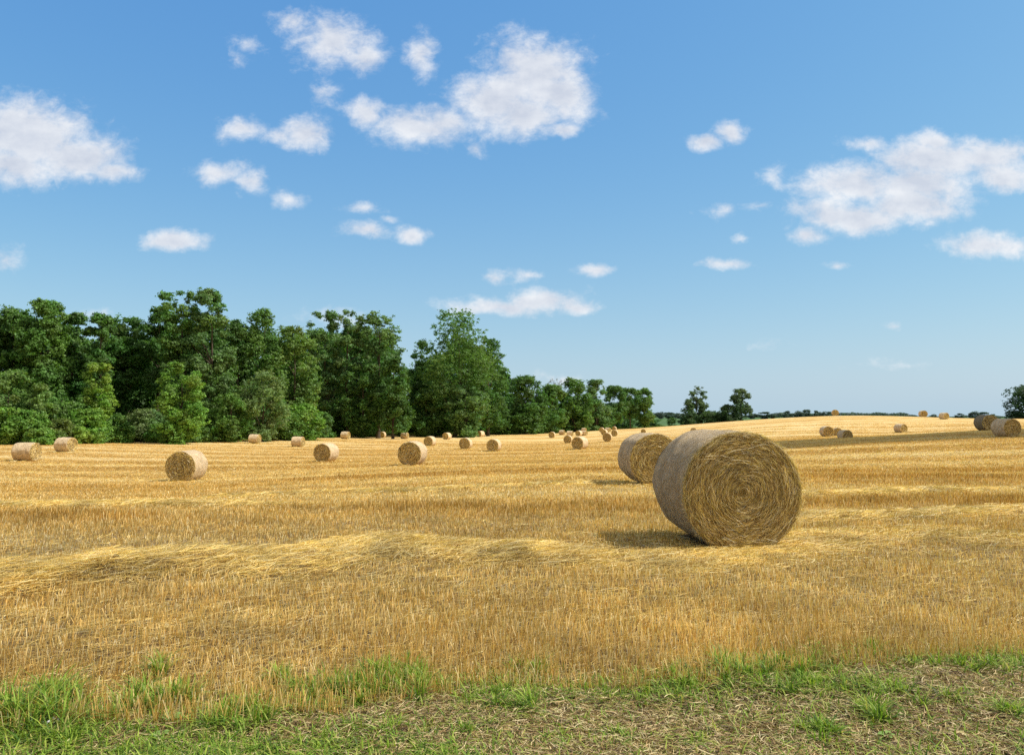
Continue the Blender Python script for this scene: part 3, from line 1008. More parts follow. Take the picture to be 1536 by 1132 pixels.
def end_straws(n, R0, half, seed, wmin, nrim):
    """real straw laid in coils over the end face, facing -Y, plus frayed rim"""
    rg = np.random.default_rng(seed)
    q = np.sqrt(rg.uniform(0.0004, 1, n)) * .985
    band = fbm(q * 9, q * 0 + 3., seed, 3)
    th = rg.uniform(0, 2 * math.pi, n)
    L = rg.lognormal(math.log(.10), .5, n)
    r0 = q * R0 * .985
    K = 5
    ts = np.linspace(-.5, .5, K)
    arc = np.minimum(L / np.maximum(r0, .05), 1.0)
    TH = th[:, None] + arc[:, None] * ts
    dr = rg.normal(0, 1, n) * L * np.where(rg.uniform(0, 1, n) < .25, .6, .2)
    RRr = r0[:, None] + dr[:, None] * ts + rg.normal(0, .006, (n, K)) * 0.7
    RRr = np.clip(RRr, .0, R0 * 1.0)
    lift = rg.exponential(.008, n)
    tilt = rg.normal(0, .09, n) * L
    Y = -half - .008 - lift[:, None] - tilt[:, None] * ts - .010 * (1 - q[:, None] ** 4)
    Y = np.minimum(Y, -half - .006)
    X, Z = RRr * np.sin(TH), RRr * np.cos(TH)
    Z = np.maximum(Z, -R0 * .955)
    C = np.stack([X, Y, Z], -1)
    # side vector: radial, rolled out of the face
    roll = rg.normal(0, .55, n)
    rad = np.stack([np.sin(th), np.zeros(n), np.cos(th)], -1)
    S = rad * np.cos(roll)[:, None] + np.array([0, -1., 0]) * np.sin(roll)[:, None]
    w = rg.uniform(.7, 1.4, n) * wmin
    pal = np.array([(.72, .54, .22), (.88, .70, .34), (.54, .38, .14), (.34, .22, .07), (.95, .86, .60), (.12, .07, .025), (.76, .62, .18)])
    ci = rg.choice(7, n, p=[.19, .15, .15, .15, .11, .17, .08])
    c = pal[ci] * rg.uniform(.75, 1.2, (n, 1)) * (.85 + .5 * band)[:, None]
    A_ = strips(C, w[:, None] * np.array([.6, 1, 1, 1, .4])[None], S, c)
    # frayed rim
    n2 = nrim
    th = rg.uniform(0, 2 * math.pi, n2); th = th[np.cos(th) > -.93]; n2 = len(th)
    L = rg.lognormal(math.log(.075), .6, n2)
    rad = np.stack([np.sin(th), np.zeros(n2), np.cos(th)], -1); tan = np.stack([np.cos(th), np.zeros(n2), -np.sin(th)], -1)
    ax = np.array([0, -1., 0])
    d = unit(rad * rg.normal(.22, .35, (n2, 1)) + tan * rg.choice([-1, 1], (n2, 1)) * rg.uniform(.5, 1, (n2, 1)) + ax * rg.normal(.25, .35, (n2, 1)))
    p = rad * (R0 * rg.uniform(.955, .995, (n2, 1))) + ax * (half - rg.uniform(-.01, .05, (n2, 1)))
    ts = np.linspace(-.35, .65, 4)
    C = p[:, None] + d[:, None] * (L[:, None] * ts)[..., None]
    C[:, :, 2] -= (L[:, None] * .25) * ts ** 2
    C[:, :, 2] = np.maximum(C[:, :, 2], -R0 * .955)
    S = unit(np.cross(d, rad + .3 * rg.normal(0, 1, (n2, 3))))
    c = pal[rg.choice([0, 1, 2, 4, 6], n2)] * rg.uniform(.8, 1.2, (n2, 1))
    B_ = strips(C, np.full((n2, 4), wmin) * np.array([.8, 1, .9, .4])[None], S, c)
    return join([A_, B_])


def net_fluff(n, R0, half, seed, w):
    rg = np.random.default_rng(seed)
    th = rg.uniform(-2.6, 2.6, n); yy = rg.uniform(-half, half, n)
    rad = np.stack([np.sin(th), np.zeros(n), np.cos(th)], -1); tan = np.stack([np.cos(th), np.zeros(n), -np.sin(th)], -1)
    d = unit(tan * rg.choice([-1, 1], (n, 1)) * rg.uniform(.5, 1, (n, 1)) + rad * rg.uniform(.0, .35, (n, 1)) + np.array([0, 1., 0]) * rg.normal(0, .6, (n, 1)))
    L = rg.lognormal(math.log(.05), .4, n)
    p = rad * (R0 * 1.004) + np.array([0, 1., 0]) * yy[:, None]
    C = p[:, None] + d[:, None] * (L[:, None] * np.linspace(0, 1, 3))[..., None]
    S = unit(np.cross(d, rad))
    pal = np.array([(.78, .62, .36), (.66, .48, .24), (.84, .76, .58)])
    return strips(C, np.full((n, 3), w) * np.array([1, .9, .4])[None], S, pal[rg.choice(3, n)] * rg.uniform(.8, 1.15, (n, 1)))


def make_bale(name, seed, seg=96, straws=0, wmin=.002, rim=0, fluff=0):
    net, end = bale_meshes(seed, seg)
    root = obj(name, None)
    obj("net_wrap", net, root)
    e1 = obj("straw_end", end, root)
    e2 = obj("straw_end", end, root); e2.rotation_euler = (0, 0, math.pi)
    if straws:
        V, Fq, c = end_straws(straws, .75, .75, seed, wmin, rim)
        tag(obj("coiled_straw", mesh_q("coiled_straw", V, Fq, col=c, mats=[MAT_STRAW]), e1), kind="stuff")
    if fluff:
        V, Fq, c = net_fluff(fluff, .75, .75, seed + 3, wmin * .8)
        tag(obj("stray_straw", mesh_q("stray_straw", V, Fq, col=c, mats=[MAT_STRAW]), root), kind="stuff")
    return root


def copy_tree(o, parent=None):
    c = o.copy(); COL.objects.link(c)
    if parent: c.parent = parent
    for ch in [q for q in bpy.data.objects if q.parent == o]:
        copy_tree(ch, c)
    return c


protos = {}
for i, spec in enumerate(BALE_SPEC):
    px, py, phi, h, D, lab, (bx_, by_, naz, s) = spec
    if i == 0: o = make_bale("round_bale", 11, 160, 64000, .0014, 4200, 3200)
    elif i == 1: o = make_bale("round_bale", 12, 128, 16000, .0028, 900, 600)
    elif i == 2: o = make_bale("round_bale", 13, 96, 4500, .006, 250, 150); 
    elif lab.startswith("weathered"):
        o = make_bale("round_bale", 17, 96, 2500, .009, 200, 0)
        for ch in [q for q in bpy.data.objects if q.parent == o]:
            ch.data = ch.data.copy(); ch.data.materials[0] = MAT_NET_W if ch.name.startswith("net") else MAT_END_D
    else:
        kind = i % 3 if h < 26 else 3
        if kind not in protos:
            protos[kind] = o = make_bale("round_bale", 20 + kind, 64, 1600 if kind < 3 else 3500, .011 if kind < 3 else .008, 60, 0)
        else: o = copy_tree(protos[kind])
    gz = float(ground(bx_, by_))
    # rest on the higher of the ground under its two ends
    zz = [float(ground(bx_ + math.sin(naz) * q * s, by_ + math.cos(naz) * q * s)) for q in (-.6, 0, .6)]
    gz = max(zz) * .5 + sum(zz) / 3 * .5
    o.location = (bx_, by_, gz + .75 * .965 * s - .015 - SINK.get(px, 0))
    # local -Y is the shown end face; its world azimuth is naz (from +Y toward +X)
    o.rotation_euler = (0, 0, math.pi - naz)
    o.scale = (s, s, s)
    tag(o, lab, "straw bale", "round straw bales on the stubble field")
    print("bale", i, round(px), round(bx_, 1), round(by_, 1), round(gz, 2), "s", round(s, 2))


# ------------------------------------------------------------------ trees
def tube(path, rad, seg=7):
    path = np.array(path, float); K = len(path)
    d = unit(np.gradient(path, axis=0))
    ref = np.array([1., .13, 0])
    a = unit(np.cross(d, ref)); b_ = np.cross(d, a)
    th = np.linspace(0, 2 * math.pi, seg, endpoint=False)
    V = path[:, None] + (a[:, None] * np.cos(th)[None, :, None] + b_[:, None] * np.sin(th)[None, :, None]) * np.array(rad)[:, None, None]
    i = np.arange(seg); j = (i + 1) % seg
    Fq = np.concatenate([np.stack([k * seg + i, k * seg + j, (k + 1) * seg + j, (k + 1) * seg + i], -1) for k in range(K - 1)])
    return V.reshape(-1, 3), Fq


def env(t, shape):
    """crown half width (0..1) at crown height fraction t"""
    if shape == "round": return math.sqrt(max(0, 1 - (2 * t - 1.02) ** 2)) * .98 + .02
    if shape == "dome": return math.sqrt(max(0, 1 - max(0, (t - .35) / .67) ** 2)) * (1 if t > .3 else .72 + .9 * t)
    if shape == "cone": return (1 - t) ** .75 * .95 + .08 if t > .12 else .75
    if shape == "vase": return .45 + .55 * math.sin(min(1, t * 1.25) * math.pi / 2) if t < .8 else math.sqrt(max(0.02, 1 - ((t - .8) / .22) ** 2))
    return 1


def make_tree(name, H, W, seed, shape="round", cb=.12, lobes=34, leaves=15000, leaf=.2, col=(.06, .12, .03), lobe_r=.34, gap=0.0, var=.25, trunk=True, vary=.16):
    rg = np.random.default_rng(seed)
    root = obj(name, None)
    cen, lr = [], []
    lobes = int(lobes * 2.4); lobe_r *= .88
    ch = H * (1 - cb)
    tries = 0
    while len(cen) < lobes and tries < 4000:
        tries += 1
        t = rg.uniform(0.0, 1.0)
        r_ = lobe_r * W * rg.uniform(.55, 1.15) * (1 - .30 * t)
        zc = H * cb + t * ch
        zc = min(zc, H - r_ * rg.uniform(.75, 1.0)); zc = max(zc, H * cb + .3 * r_)
        tt = (zc - H * cb) / ch
        e = env(min(tt, .97), shape) * W
        a = rg.uniform(0, 2 * math.pi)
        q = max(0, e - r_ * .6) * math.sqrt(rg.uniform(.12, 1))
        c = np.array([math.cos(a) * q, math.sin(a) * q, zc])
        if cen and min(np.linalg.norm(c - k) / (r_ + l2) for k, l2 in zip(cen, lr)) < .24: continue
        cen.append(c); lr.append(r_)
    cen = np.array(cen); lr = np.array(lr)
    # leaves: each lobe breaks into sprays, each spray into leaf faces
    area = lr ** 2 / (lr ** 2).sum()
    leaves = int(leaves * 2.4); leaf *= .73; sprays = max(lobes * 10, leaves // 14)
    li = rg.choice(len(cen), sprays, p=area)
    dv = unit(rg.normal(0, 1, (sprays, 3)) + np.array([0, 0, .22]))
    rad = rg.uniform(.30, 1.0, sprays) ** .55
    tip = rg.uniform(0, 1, sprays) < .30
    rad = np.where(tip, rg.uniform(.95, 1.5, sprays), rad)
    sc_ = cen[li] + dv * (lr[li] * rad)[:, None] * np.array([1, 1, .9])
    # ragged bites out of the crown
    bite = fbm(sc_[:, 0] * 2.2 / W + seed, sc_[:, 2] * 2.2 / W + sc_[:, 1] * 1.7 / W, seed % 91, 3)
    kk = (bite > .30 + .25 * gap) & (rg.uniform(0, 1, sprays) > gap * .6) & (sc_[:, 2] < H * 1.01)
    sc_, dv, li, tip = sc_[kk], dv[kk], li[kk], tip[kk]; sprays = len(sc_)
    nl = leaves
    si = rg.integers(0, sprays, nl)
    sr = np.maximum(.17 * lr[li[si]], leaf * 1.5) * rg.uniform(.6, 1.5, nl)
    off = rg.normal(0, .5, (nl, 3)) * sr[:, None]
    off[:, 2] *= .6
    p = sc_[si] + off
    p[:, 2] = np.maximum(p[:, 2], .05)
    nrm = unit(dv[si] * .8 + off / sr[:, None] * .4 + rg.normal(0, .6, (nl, 3)) + np.array([0, 0, .35]))
    ax = unit(np.cross(nrm, rg.normal(0, 1, (nl, 3))))
    sd = np.cross(nrm, ax)
    ln = leaf * rg.uniform(.5, 1.3, nl); wd = ln * rg.uniform(.5, .9, nl)
    C = p[:, None] + ax[:, None] * (ln[:, None] * np.array([-.5, .5]))[..., None]
    base = np.array(col)
    lobe_t = rg.uniform(1 - vary, 1 + vary, (len(cen), 1)) * (1 + rg.normal(0, .05, (len(cen), 3)) * np.array([1.6, .5, 1]))
    sp_t = rg.uniform(.8, 1.25, (sprays, 1))
    cc = base * lobe_t[li[si]] * sp_t[si] * rg.uniform(.7, 1.35, (nl, 1))
    V, Fq, c = strips(C, wd[:, None] * np.array([.62, .30])[None], sd, cc)
    obj("crown", mesh_q("crown", V, Fq, col=np.clip(c, 0, 1), mats=[MAT_LEAF]), root)
    if trunk:
        tr = max(.12, H * .016)
        bend = rg.normal(0, .02 * H, 2)
        zt = np.linspace(-.3, H * .86, 9)
        path = [(bend[0] * math.sin(q / H * 3), bend[1] * math.sin(q / H * 2.4), q) for q in zt]
        rad = [tr * (1.35 if k == 0 else 1) * (1 - .88 * k / 8) for k in range(9)]
        vs = [tube(path, rad, 8)]
        for k in np.argsort(-lr)[:min(22, len(lr))]:
            c_ = cen[k]
            zb = max(H * .12, c_[2] - np.hypot(c_[0], c_[1]) * rg.uniform(.7, 1.3) - .05 * H)
            f = zb / H
            b0 = np.array([bend[0] * math.sin(f * 3), bend[1] * math.sin(f * 2.4), zb])
            mid = (b0 + c_) / 2 + np.array([0, 0, .06 * H * rg.uniform(-.5, 1)])
            r0 = tr * .42 * (1 - .6 * f)
            q = [b0, b0 * .75 + mid * .25 + (0, 0, .01 * H), mid, c_ * .7 + mid * .3, c_ + (c_ - mid) * .25]
            vs.append(tube(q, [r0, r0 * .85, r0 * .6, r0 * .35, r0 * .12], 5))
        V, Fq, _ = join([(a, b_, np.zeros((len(a), 3))) for a, b_ in vs])
        obj("trunk", mesh_q("trunk", V, Fq, mats=[MAT_BARK], smooth=True), root)
    return root


DG = (.088, .190, .042); MG = (.120, .238, .050); OG = (.150, .255, .062); BG = (.165, .315, .055); GG = (.175, .265, .095); SG = (.140, .250, .078)


def place(px, top, D, hw, label, cat="tree", group=None, name="broadleaf_tree", **k):
    u = ray(px, 566)[0]
    x, y = u * D, D
    z = float(ground(x, y)) - .1
    H = pix_to_z(px, top, D) - z
    W = hw / F * D
    k.setdefault("seed", int(px * 7 + D))
    o = make_tree(name, H, W, **k)
    o.location = (x, y, z)
    o.rotation_euler = (0, 0, random.uniform(0, 6.28))
    tag(o, label, cat, group)
    return o


LF = .30
TREES = [
    (18, 460, 118, 52, "tree cut by the left edge at the left end of the wood", dict(shape="dome", col=DG, lobes=34)),
    (68, 452, 116, 44, "broad-topped tree rising beside the leftmost tree of the wood", dict(shape="dome", col=MG, lobes=30, cb=.3)),
    (112, 470, 122, 30, "narrow tree between the broad-topped tree and the forked dark one", dict(shape="round", col=DG, lobes=24, cb=.3)),
    (148, 472, 118, 24, "narrow forked dark tree standing left of the notch in the treetops", dict(shape="vase", col=DG, lobes=22, cb=.25)),
    (190, 476, 136, 42, "deep green tree above the shadowed hollow of the wood", dict(shape="dome", col=DG, lobes=32, cb=.38)),
    (238, 461, 134, 32, "dark tree touching the left side of the tallest tree", dict(shape="dome", col=DG, lobes=28, cb=.38)),
    (268, 432, 128, 33, "tallest tree of the wood's left part, left stem with ragged top", dict(shape="vase", col=MG, lobes=30, cb=.25, gap=.12)),
    (312, 436, 128, 38, "tall loose-topped tree, right neighbour of the tallest ragged one", dict(shape="dome", col=SG, lobes=34, cb=.2, gap=.1)),
    (352, 476, 140, 30, "lower dark tree in the dip right of the tallest pair", dict(shape="dome", col=DG, lobes=26)),
    (392, 463, 142, 38, "round-topped tree midway along the wood behind the grey-green shrubs", dict(shape="dome", col=MG, lobes=34)),
    (437, 492, 148, 46, "olive tinted tree with long drooping sides above the slender bushes", dict(shape="round", col=OG, lobes=36, cb=.1)),
    (487, 468, 172, 30, "left stem of three pale-topped tall trees in the middle of the wood", dict(shape="vase", col=SG, lobes=28, gap=.12)),
    (524, 466, 172, 27, "middle stem of three pale-topped tall trees in the wood", dict(shape="vase", col=SG, lobes=28, gap=.12)),
    (568, 466, 172, 35, "right stem of three pale-topped tall trees, airy crown beside the sky notch", dict(shape="vase", col=SG, lobes=30, gap=.18)),
    (590, 530, 166, 30, "lower dark green tree under the airy crown left of the sky notch", dict(shape="dome", col=DG, lobes=28)),
    (545, 545, 168, 34, "full dark tree filling the foot of the three pale-topped trees", dict(shape="round", col=DG, lobes=28, cb=.05)),
    (632, 512, 196, 22, "small dark tree in the bottom of the sky notch", dict(shape="dome", col=DG, lobes=22)),
    (683, 467, 190, 62, "tall round-topped tree standing highest right of the sky notch", dict(shape="dome", col=MG, lobes=46, cb=.16, leaves=26000)),
    (732, 507, 198, 33, "stepped shoulder tree at the right side of the tall round-topped tree", dict(shape="dome", col=DG, lobes=30)),
    (640, 585, 186, 30, "low bushy tree at the left foot of the tall round-topped tree", dict(shape="round", col=DG, lobes=24, cb=.02)),
    (700, 575, 184, 34, "grey-green low tree in front of the tall round-topped tree", dict(shape="round", col=SG, lobes=26, cb=.02)),
    (788, 564, 214, 27, "first lower tree where the wood steps down to the right", dict(shape="dome", col=DG, lobes=28)),
    (828, 577, 226, 20, "second lower tree of the receding row, narrow and dark", dict(shape="dome", col=MG, lobes=24)),
    (862, 566, 240, 23, "tallest tree of the receding row right of the wood", dict(shape="dome", col=MG, lobes=26)),
    (895, 570, 254, 18, "fourth tree of the receding row with an upright narrow crown", dict(shape="dome", col=SG, lobes=22)),
    (922, 579, 268, 16, "thin tree before the last two of the receding row", dict(shape="dome", col=DG, lobes=20, cb=.18, gap=.1)),
    (945, 582, 284, 14, "slender tree with daylight under its crown near the row's end", dict(shape="vase", col=DG, lobes=18, cb=.3, gap=.1)),
    (966, 581, 286, 19, "last tree of the receding row beside the open green field", dict(shape="round", col=MG, lobes=24, cb=.08)),
    (1046, 577, 310, 13, "tall airy tree of the isolated clump above the second largest bale", dict(shape="round", col=(.13, .20, .085), lobes=20, cb=.1, gap=.35, leaves=7500)),
    (1032, 599, 306, 13, "dense conical tree at the left of the isolated clump", dict(shape="cone", col=(.09, .16, .06), lobes=18, cb=.02, gap=.25, leaves=7500)),
    (1110, 583, 300, 14, "airy round tree at the right end of the isolated clump", dict(shape="round", col=(.14, .21, .10), lobes=20, cb=.08, gap=.3, leaves=7500)),
    (1093, 607, 300, 12, "small dark tree leaning on the airy tree at the clump's right end", dict(shape="dome", col=(.09, .16, .06), lobes=16, cb=.02, gap=.2, leaves=6500)),
    (1070, 616, 306, 22, "low dark bushy tree in the middle of the isolated clump", dict(shape="round", col=(.09, .16, .06), lobes=18, cb=.02, leaves=8000)),
    (1548, 577, 262, 40, "large dark tree cut by the right edge on the skyline", dict(shape="dome", col=(.06, .11, .05), lobes=30, cb=.03, leaves=15000, gap=.08)),
]
for (px, top, D, hw, lab, k) in TREES:
    k = dict(k)
    if 770 < px < 960: hw *= 1.3; k.setdefault("cb", .03)
    if 1000 < px < 1130: hw *= 1.25
    k.setdefault("leaves", int(9000 + 200 * hw)); k.setdefault("leaf", .36 if D < 200 else .42)
    place(px, top, D, hw, lab, group="trees of the wood and its outliers", **k)

SHRUBS = [
    (272, 545, 112, 38, "bright green young tree standing in front of the dark hollow", dict(shape="dome", col=BG, lobes=34, cb=.02, leaves=17000, lobe_r=.34), "tree"),
    (14, 556, 100, 38, "olive bushy tree at the left edge", dict(shape="round", col=OG, lobes=28, cb=.02, leaves=14000), "tree"),
    (60, 576, 99, 26, "olive bush leaning on the bushy tree by the left edge", dict(shape="round", col=OG, lobes=22, cb=.02, leaves=10000), "bush"),
    (150, 545, 110, 24, "yellow-green bush glowing against the dark wood at the left", dict(shape="round", col=(.20, .33, .05), lobes=16, cb=.25, leaves=7000), "bush"),
    (95, 590, 106, 36, "mid-green bush between the olive bush and the shadowed hollow", dict(shape="round", col=MG, lobes=22, cb=.02), "bush"),
    (395, 556, 128, 40, "grey-green rounded bush in front of the wood's middle", dict(shape="round", col=GG, lobes=30, cb=.02, leaves=14000), "bush"),
    (345, 590, 124, 34, "leafy green bush right of the bright young tree", dict(shape="round", col=MG, lobes=24, cb=.02), "bush"),
    (448, 610, 140, 30, "dome-shaped bright bush below the olive tinted tree", dict(shape="dome", col=BG, lobes=24, cb=.02), "bush"),
    (425, 622, 136, 24, "small dark bush left of the dome-shaped bright bush", dict(shape="round", col=MG, lobes=18, cb=.02), "bush"),
    (10, 612, 95, 30, "bright green bush in the bottom left corner of the wood", dict(shape="round", col=BG, lobes=22, cb=.0), "bush"),
    (48, 620, 96, 24, "light green bush behind the leftmost bale", dict(shape="round", col=BG, lobes=20, cb=.0), "bush"),
    (85, 632, 100, 22, "low yellowish bush behind the second bale from the left", dict(shape="round", col=(.13, .19, .04), lobes=18, cb=.0), "bush"),
    (128, 618, 106, 30, "rounded green bush with a smooth top, right of the second bale", dict(shape="dome", col=BG, lobes=24, cb=.0), "bush"),
    (168, 624, 112, 24, "darker rounded bush sharing the smooth hedge line", dict(shape="dome", col=MG, lobes=20, cb=.0), "bush"),
    (198, 644, 117, 12, "small yellow-flecked bush low in the hedge line", dict(shape="round", col=(.24, .26, .05), lobes=10, cb=.0, leaves=3000), "bush"),
    (222, 617, 119, 32, "broad grey-green bush left of the bright young tree's foot", dict(shape="dome", col=GG, lobes=26, cb=.0), "bush"),
    (270, 628, 118, 22, "dark low bush at the foot of the bright young tree", dict(shape="round", col=DG, lobes=18, cb=.0), "bush"),
    (310, 624, 124, 26, "mid-green bush right of the bright young tree's foot", dict(shape="dome", col=MG, lobes=22, cb=.0), "bush"),
    (350, 628, 134, 24, "low bush just left of the sideways bale by the wood", dict(shape="round", col=BG, lobes=20, cb=.0), "bush"),
    (392, 630, 139, 22, "low bush just right of the sideways bale by the wood", dict(shape="round", col=BG, lobes=18, cb=.0), "bush"),
    (478, 622, 158, 20, "dark slender bush right of the dome-shaped bright bush", dict(shape="dome", col=DG, lobes=18, cb=.0), "bush"),
    (510, 618, 176, 26, "shadowed undergrowth bush behind the shaded-end bale", dict(shape="round", col=DG, lobes=18, cb=.0), "bush"),
    (608, 555, 184, 18, "leafy sapling at the foot of the sky notch", dict(shape="cone", col=MG, lobes=18, cb=.0), "tree"),
    (560, 618, 180, 26, "undergrowth bush behind the tiny round bale end", dict(shape="round", col=DG, lobes=18, cb=.0), "bush"),
    (660, 620, 200, 30, "undergrowth bush behind the small bales under the tall round-topped tree", dict(shape="round", col=DG, lobes=20, cb=.0), "bush"),
    (755, 612, 212, 28, "undergrowth bush at the right foot of the stepped shoulder tree", dict(shape="round", col=DG, lobes=20, cb=.0), "bush"),
    (808, 610, 222, 24, "undergrowth bush between the first lower trees of the receding row", dict(shape="round", col=DG, lobes=18, cb=.0), "bush"),
    (850, 612, 240, 22, "undergrowth bush under the tallest tree of the receding row", dict(shape="round", col=DG, lobes=18, cb=.0), "bush"),
    (900, 612, 262, 22, "undergrowth bush under the upright narrow tree of the receding row", dict(shape="round", col=DG, lobes=18, cb=.0), "bush"),
    (245, 640, 117, 20, "low bright bramble bush between the broad grey-green bush and the young tree", dict(shape="round", col=BG, lobes=16, cb=.0), "bush"),
    (330, 640, 128, 20, "low bramble bush in the dip between two taller bushes left of the sideways bale", dict(shape="round", col=BG, lobes=16, cb=.0), "bush"),
    (418, 640, 141, 18, "low bramble bush left of the small pale sideways bale", dict(shape="round", col=BG, lobes=16, cb=.0), "bush"),
    (112, 645, 102, 18, "low yellow-green bramble directly right of the second bale", dict(shape="round", col=(.20, .32, .05), lobes=14, cb=.0), "bush"),
    (62, 648, 94, 16, "low bramble bush showing between the two leftmost bales", dict(shape="round", col=BG, lobes=14, cb=.0), "bush"),
    (180, 643, 112, 18, "low bramble bush in front of the smooth hedge line", dict(shape="round", col=BG, lobes=14, cb=.0), "bush"),
    (292, 643, 120, 18, "low bramble bush at the right foot of the bright young tree", dict(shape="round", col=MG, lobes=14, cb=.0), "bush"),
    (1007, 630, 310, 7, "little green bush standing alone left of the isolated clump", dict(shape="round", col=MG, lobes=8, cb=.0, leaves=900), "bush"),
]
for (px, top, D, hw, lab, k, cat) in SHRUBS:
    k = dict(k)
    if top > 605 and px > 30: hw *= 1.25; top -= 4
    k.setdefault("leaves", int(5000 + 160 * hw)); k.setdefault("leaf", .26 if D < 130 else .34)
    place(px, top, D, hw, lab, cat, "bushes along the wood edge" if cat == "bush" else None,
          "bush" if cat == "bush" else "young_tree", trunk=True, **k)

# trees filling the wood's depth
back = [make_tree("forest_tree", 22, 8, seed=900 + i, shape="dome", cb=.02, lobes=26, leaves=8000, leaf=.6, col=DG, vary=.2) for i in range(3)]
first = [True] * 3
tops = [(-60, 470), (0, 475), (60, 470), (130, 490), (160, 500), (210, 488), (300, 470), (345, 492), (400, 480), (440, 510), (480, 488), (520, 482), (570, 485), (603, 548), (640, 530), (700, 490), (745, 530), (775, 575), (830, 590), (880, 588), (930, 600), (970, 612)]
us = np.array([t_[0] for t_ in tops]); ts_ = np.array([t_[1] for t_ in tops])
j = 0
for depth, step in ((22, 40), (48, 46)):
    px = -90
    while px < 975:
        u = ray(px, 566)[0]
        D = float(np.interp(u, EDGE[:, 0], EDGE[:, 1])) + depth + random.uniform(-5, 5)
        z = float(ground(u * D, D))
        topz = pix_to_z(px, float(np.interp(px, us, ts_)) + 10 + random.uniform(0, 16), D)
        q = j % 3
        o = back[q] if first[q] else copy_tree(back[q]); first[q] = False
        s = (topz - z) / 22
        o.location = (u * D, D, z - .2); o.scale = (max(s, .8), max(s, .8), s); o.rotation_euler = (0, 0, random.uniform(0, 6.28))
        tag(o, "dark broadleaf tree filling the depth of the wood behind its front row", "tree", "trees deep in the wood")
        j += 1
        px += step * random.uniform(.85, 1.15)

# pale bare-topped twig crown behind the receding row
place(832, 567, 262, 12, "bare grey twiggy treetop rising behind the receding row", name="bare_tree", shape="vase", col=(.22, .19, .17), lobes=18, cb=.5, leaves=900, leaf=.25, gap=.3)

# ------------------------------------------------------------------ far trees on the horizon
HZ = [(.085, .135, .120), (.10, .15, .145), (.075, .125, .105)]  # distance haze put into the leaf colours as a blue cast
farp = [make_tree("distant_tree", 15, 7, seed=700 + i, shape="round", cb=.03, lobes=14, leaves=1400, leaf=1.2, col=HZ[i]) for i in range(3)]
ffirst = [True] * 3
FAR = [  # px, top, halfwidth px, D, label
    (1182, 616.5, 9, 1150, "bluish far tree at the left end of the skyline row"), (1197, 616, 8, 1150, "second bluish far tree of the skyline row"),
    (1208, 614.5, 8, 1150, "tallest bluish far tree of the skyline row"), (1221, 616, 8, 1150, "bluish far tree near the middle of the skyline row"),
    (1233, 617, 8, 1150, "bluish far tree right of the middle of the skyline row"), (1243, 617.5, 7, 1150, "last bluish far tree touching the skyline bale"),
    (1276, 620.5, 7, 1500, "small far tree right of the skyline bale"), (1285, 622, 5, 1500, "lowest small far tree right of the skyline bale"),
    (1306, 621.5, 6, 1500, "small far tree left in the pair between skyline bales"), (1314, 621.5, 5, 1500, "small far tree right in the pair between skyline bales"),
    (1399, 621, 6, 1200, "small far tree between the two crest bales"), (1372, 624, 5, 900, "low bush beside the left crest bale"),
    (1436, 620, 9, 1100, "far tree right of the crest bales"), (1460, 616.8, 9, 1100, "taller far tree left of the big dark tree"),
    (1475, 618, 9, 1100, "rounded far tree next to the taller one by the big dark tree"), (1490, 621, 9, 1100, "low far tree close to the big dark tree"),
    (1128, 619.5, 8, 1500, "hazy far tree right of the isolated clump"), (1146, 617.8, 12, 1400, "broad hazy far tree right of the isolated clump"), (1158, 621, 6, 1400, "low hazy far tree at the field crest"),
    (990, 617.5, 7, 1500, "hazy far tree just right of the receding row"), (1003, 618.5, 10, 1600, "hazy far tree over the open green field"), (1017, 620, 9, 1600, "hazy far tree left of the isolated clump"),
    (1084, 621, 9, 1300, "hazy far tree seen through the isolated clump"), (975, 619, 8, 1500, "hazy far tree behind the last tree of the row"), (940, 622, 10, 1500, "hazy far tree seen under the slender tree"),
    (1530, 622, 14, 900, "low far tree at the right frame edge"),
]
for i, (px, top, hw, D, lab) in enumerate(FAR):
    q = i % 3
    o = farp[q] if ffirst[q] else copy_tree(farp[q]); ffirst[q] = False
    u = ray(px, 566)[0]; z = float(ground(u * D, D))
    H = pix_to_z(px, top, D) - z
    o.location = (u * D, D, z - .3); sc = hw / F * D / 7
    o.scale = (sc, sc, H / 14.6); o.rotation_euler = (0, 0, i * 1.3)
    tag(o, lab, "tree", "far trees along the horizon")
# the continuous far wood line
n = 26000
u = RNG.uniform(-.75, .75, n); D = 2300 + RNG.uniform(0, 60, n)
hh = (9 + 8 * fbm(u * 90, u * 0, 77, 4)) * sstep(.25, .5, fbm(u * 14, u * 0 + 2, 78, 3) + .1)
xx, yy = u * D, D
zz = ground(xx, yy) + RNG.uniform(0, 1, n) ** .8 * hh
nr = unit(RNG.normal(0, 1, (n, 3))); ax = unit(np.cross(nr, RNG.normal(0, 1, (n, 3)))); sd = np.cross(nr, ax)
C = np.stack([xx, yy, zz], -1)[:, None] + ax[:, None] * np.array([-2.2, 2.2])[None, :, None]
c = pick([(.11, .16, .17), (.13, .185, .195)], n)  # bluish leaf colours stand in for distance haze
V, Fq, cc = strips(C, np.full((n, 2), 1.8), sd, c)
tag(obj("distant_woodland", mesh_q("distant_woodland", V, Fq, col=cc, mats=[MAT_LEAF])), "blue-green line of woods on the horizon", "woodland", kind="stuff")


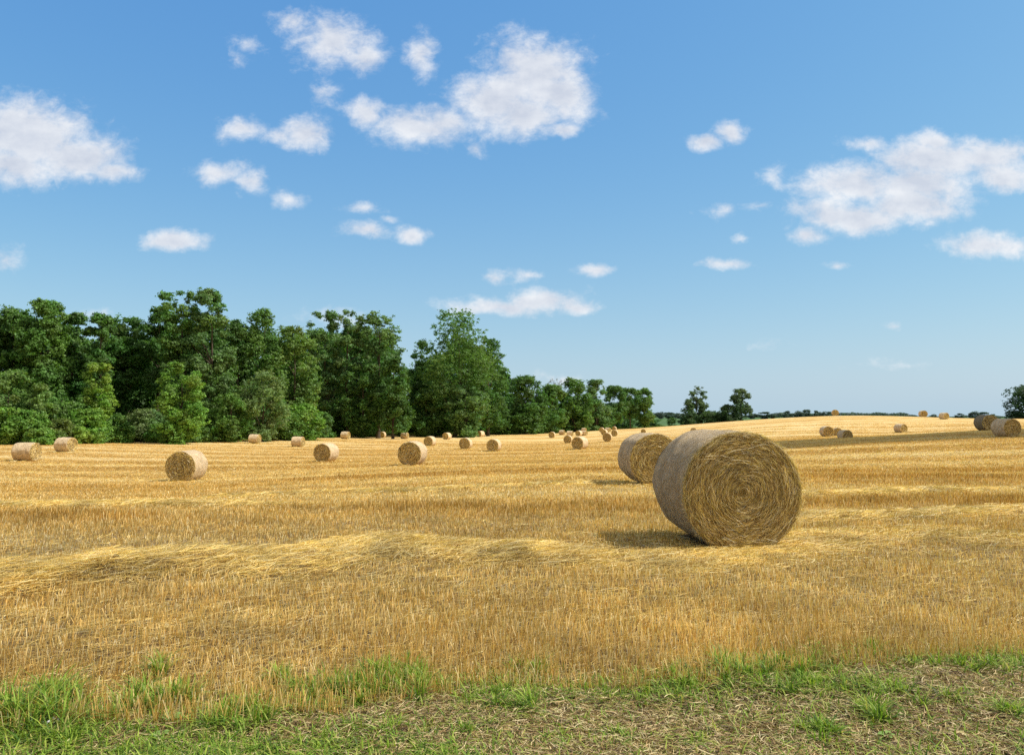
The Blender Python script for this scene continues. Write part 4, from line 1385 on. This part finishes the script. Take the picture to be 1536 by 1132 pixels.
# ------------------------------------------------------------------ unseen cloud, placed and shaped to shade the right-hand slope
def shadow_cloud():
    hz = 260.0
    rg = np.random.default_rng(5)
    poly = [(1170, 670), (1215, 668), (1260, 663), (1320, 659), (1380, 653), (1450, 649), (1536, 648), (1640, 648), (1750, 648)]
    vs = []
    i0 = 0
    for (px, py) in poly:
        gx, gy = hit(px, py, 12)
        for k in range(5):
            ox, oy = rg.normal(0, 2.5, 2)
            rad = (3.0 if px < 1230 else 6 if px < 1300 else 11) * rg.uniform(.7, 1.15)
            cen = Vector((gx + ox, gy + oy + (4 if px > 1300 else 0), 0)) + sun_dir * (hz / sun_dir.z)
            nu, nv = 18, 10
            th = np.linspace(0, 2 * math.pi, nu, endpoint=False); ph = np.linspace(.02, math.pi - .02, nv)
            T, Ph = np.meshgrid(th, ph)
            rr_ = rad * (1 + .35 * (fbm(T * 2 + k, Ph * 3 + px, 3, 3) - .5))
            rr_[:, -1] = rr_[:, 0]
            Vc = np.stack([cen.x + rr_ * np.sin(Ph) * np.cos(T), cen.y + rr_ * np.sin(Ph) * np.sin(T), cen.z + .45 * rr_ * np.cos(Ph)], -1).reshape(-1, 3)
            ii = np.arange(nu); jj = (ii + 1) % nu
            Fc = np.concatenate([np.stack([q * nu + ii, (q + 1) * nu + ii, (q + 1) * nu + jj, q * nu + jj], -1) for q in range(nv - 1)])
            vs.append((Vc, Fc, np.zeros((len(Vc), 3))))
    V, Fq, _ = join(vs)
    m = M("cloud_white", 1); m.base(m.ramp(m.noise(m.coord(), .05, 3), [(.3, (.75, .76, .8)), (.7, (.85, .85, .85))]))
    tag(obj("cloud", mesh_q("cloud", V, Fq, mats=[m.m], smooth=True)), "unseen cloud high to the right, added to shade a band of the slope", "cloud")


shadow_cloud()

# ------------------------------------------------------------------ render settings
SC.render.engine = "CYCLES"
SC.cycles.max_bounces = 6; SC.cycles.diffuse_bounces = 3; SC.cycles.transmission_bounces = 3; SC.cycles.glossy_bounces = 2
SC.cycles.use_denoising = False
SC.view_settings.view_transform = "Standard"; SC.view_settings.look = "None"; SC.view_settings.exposure = 0
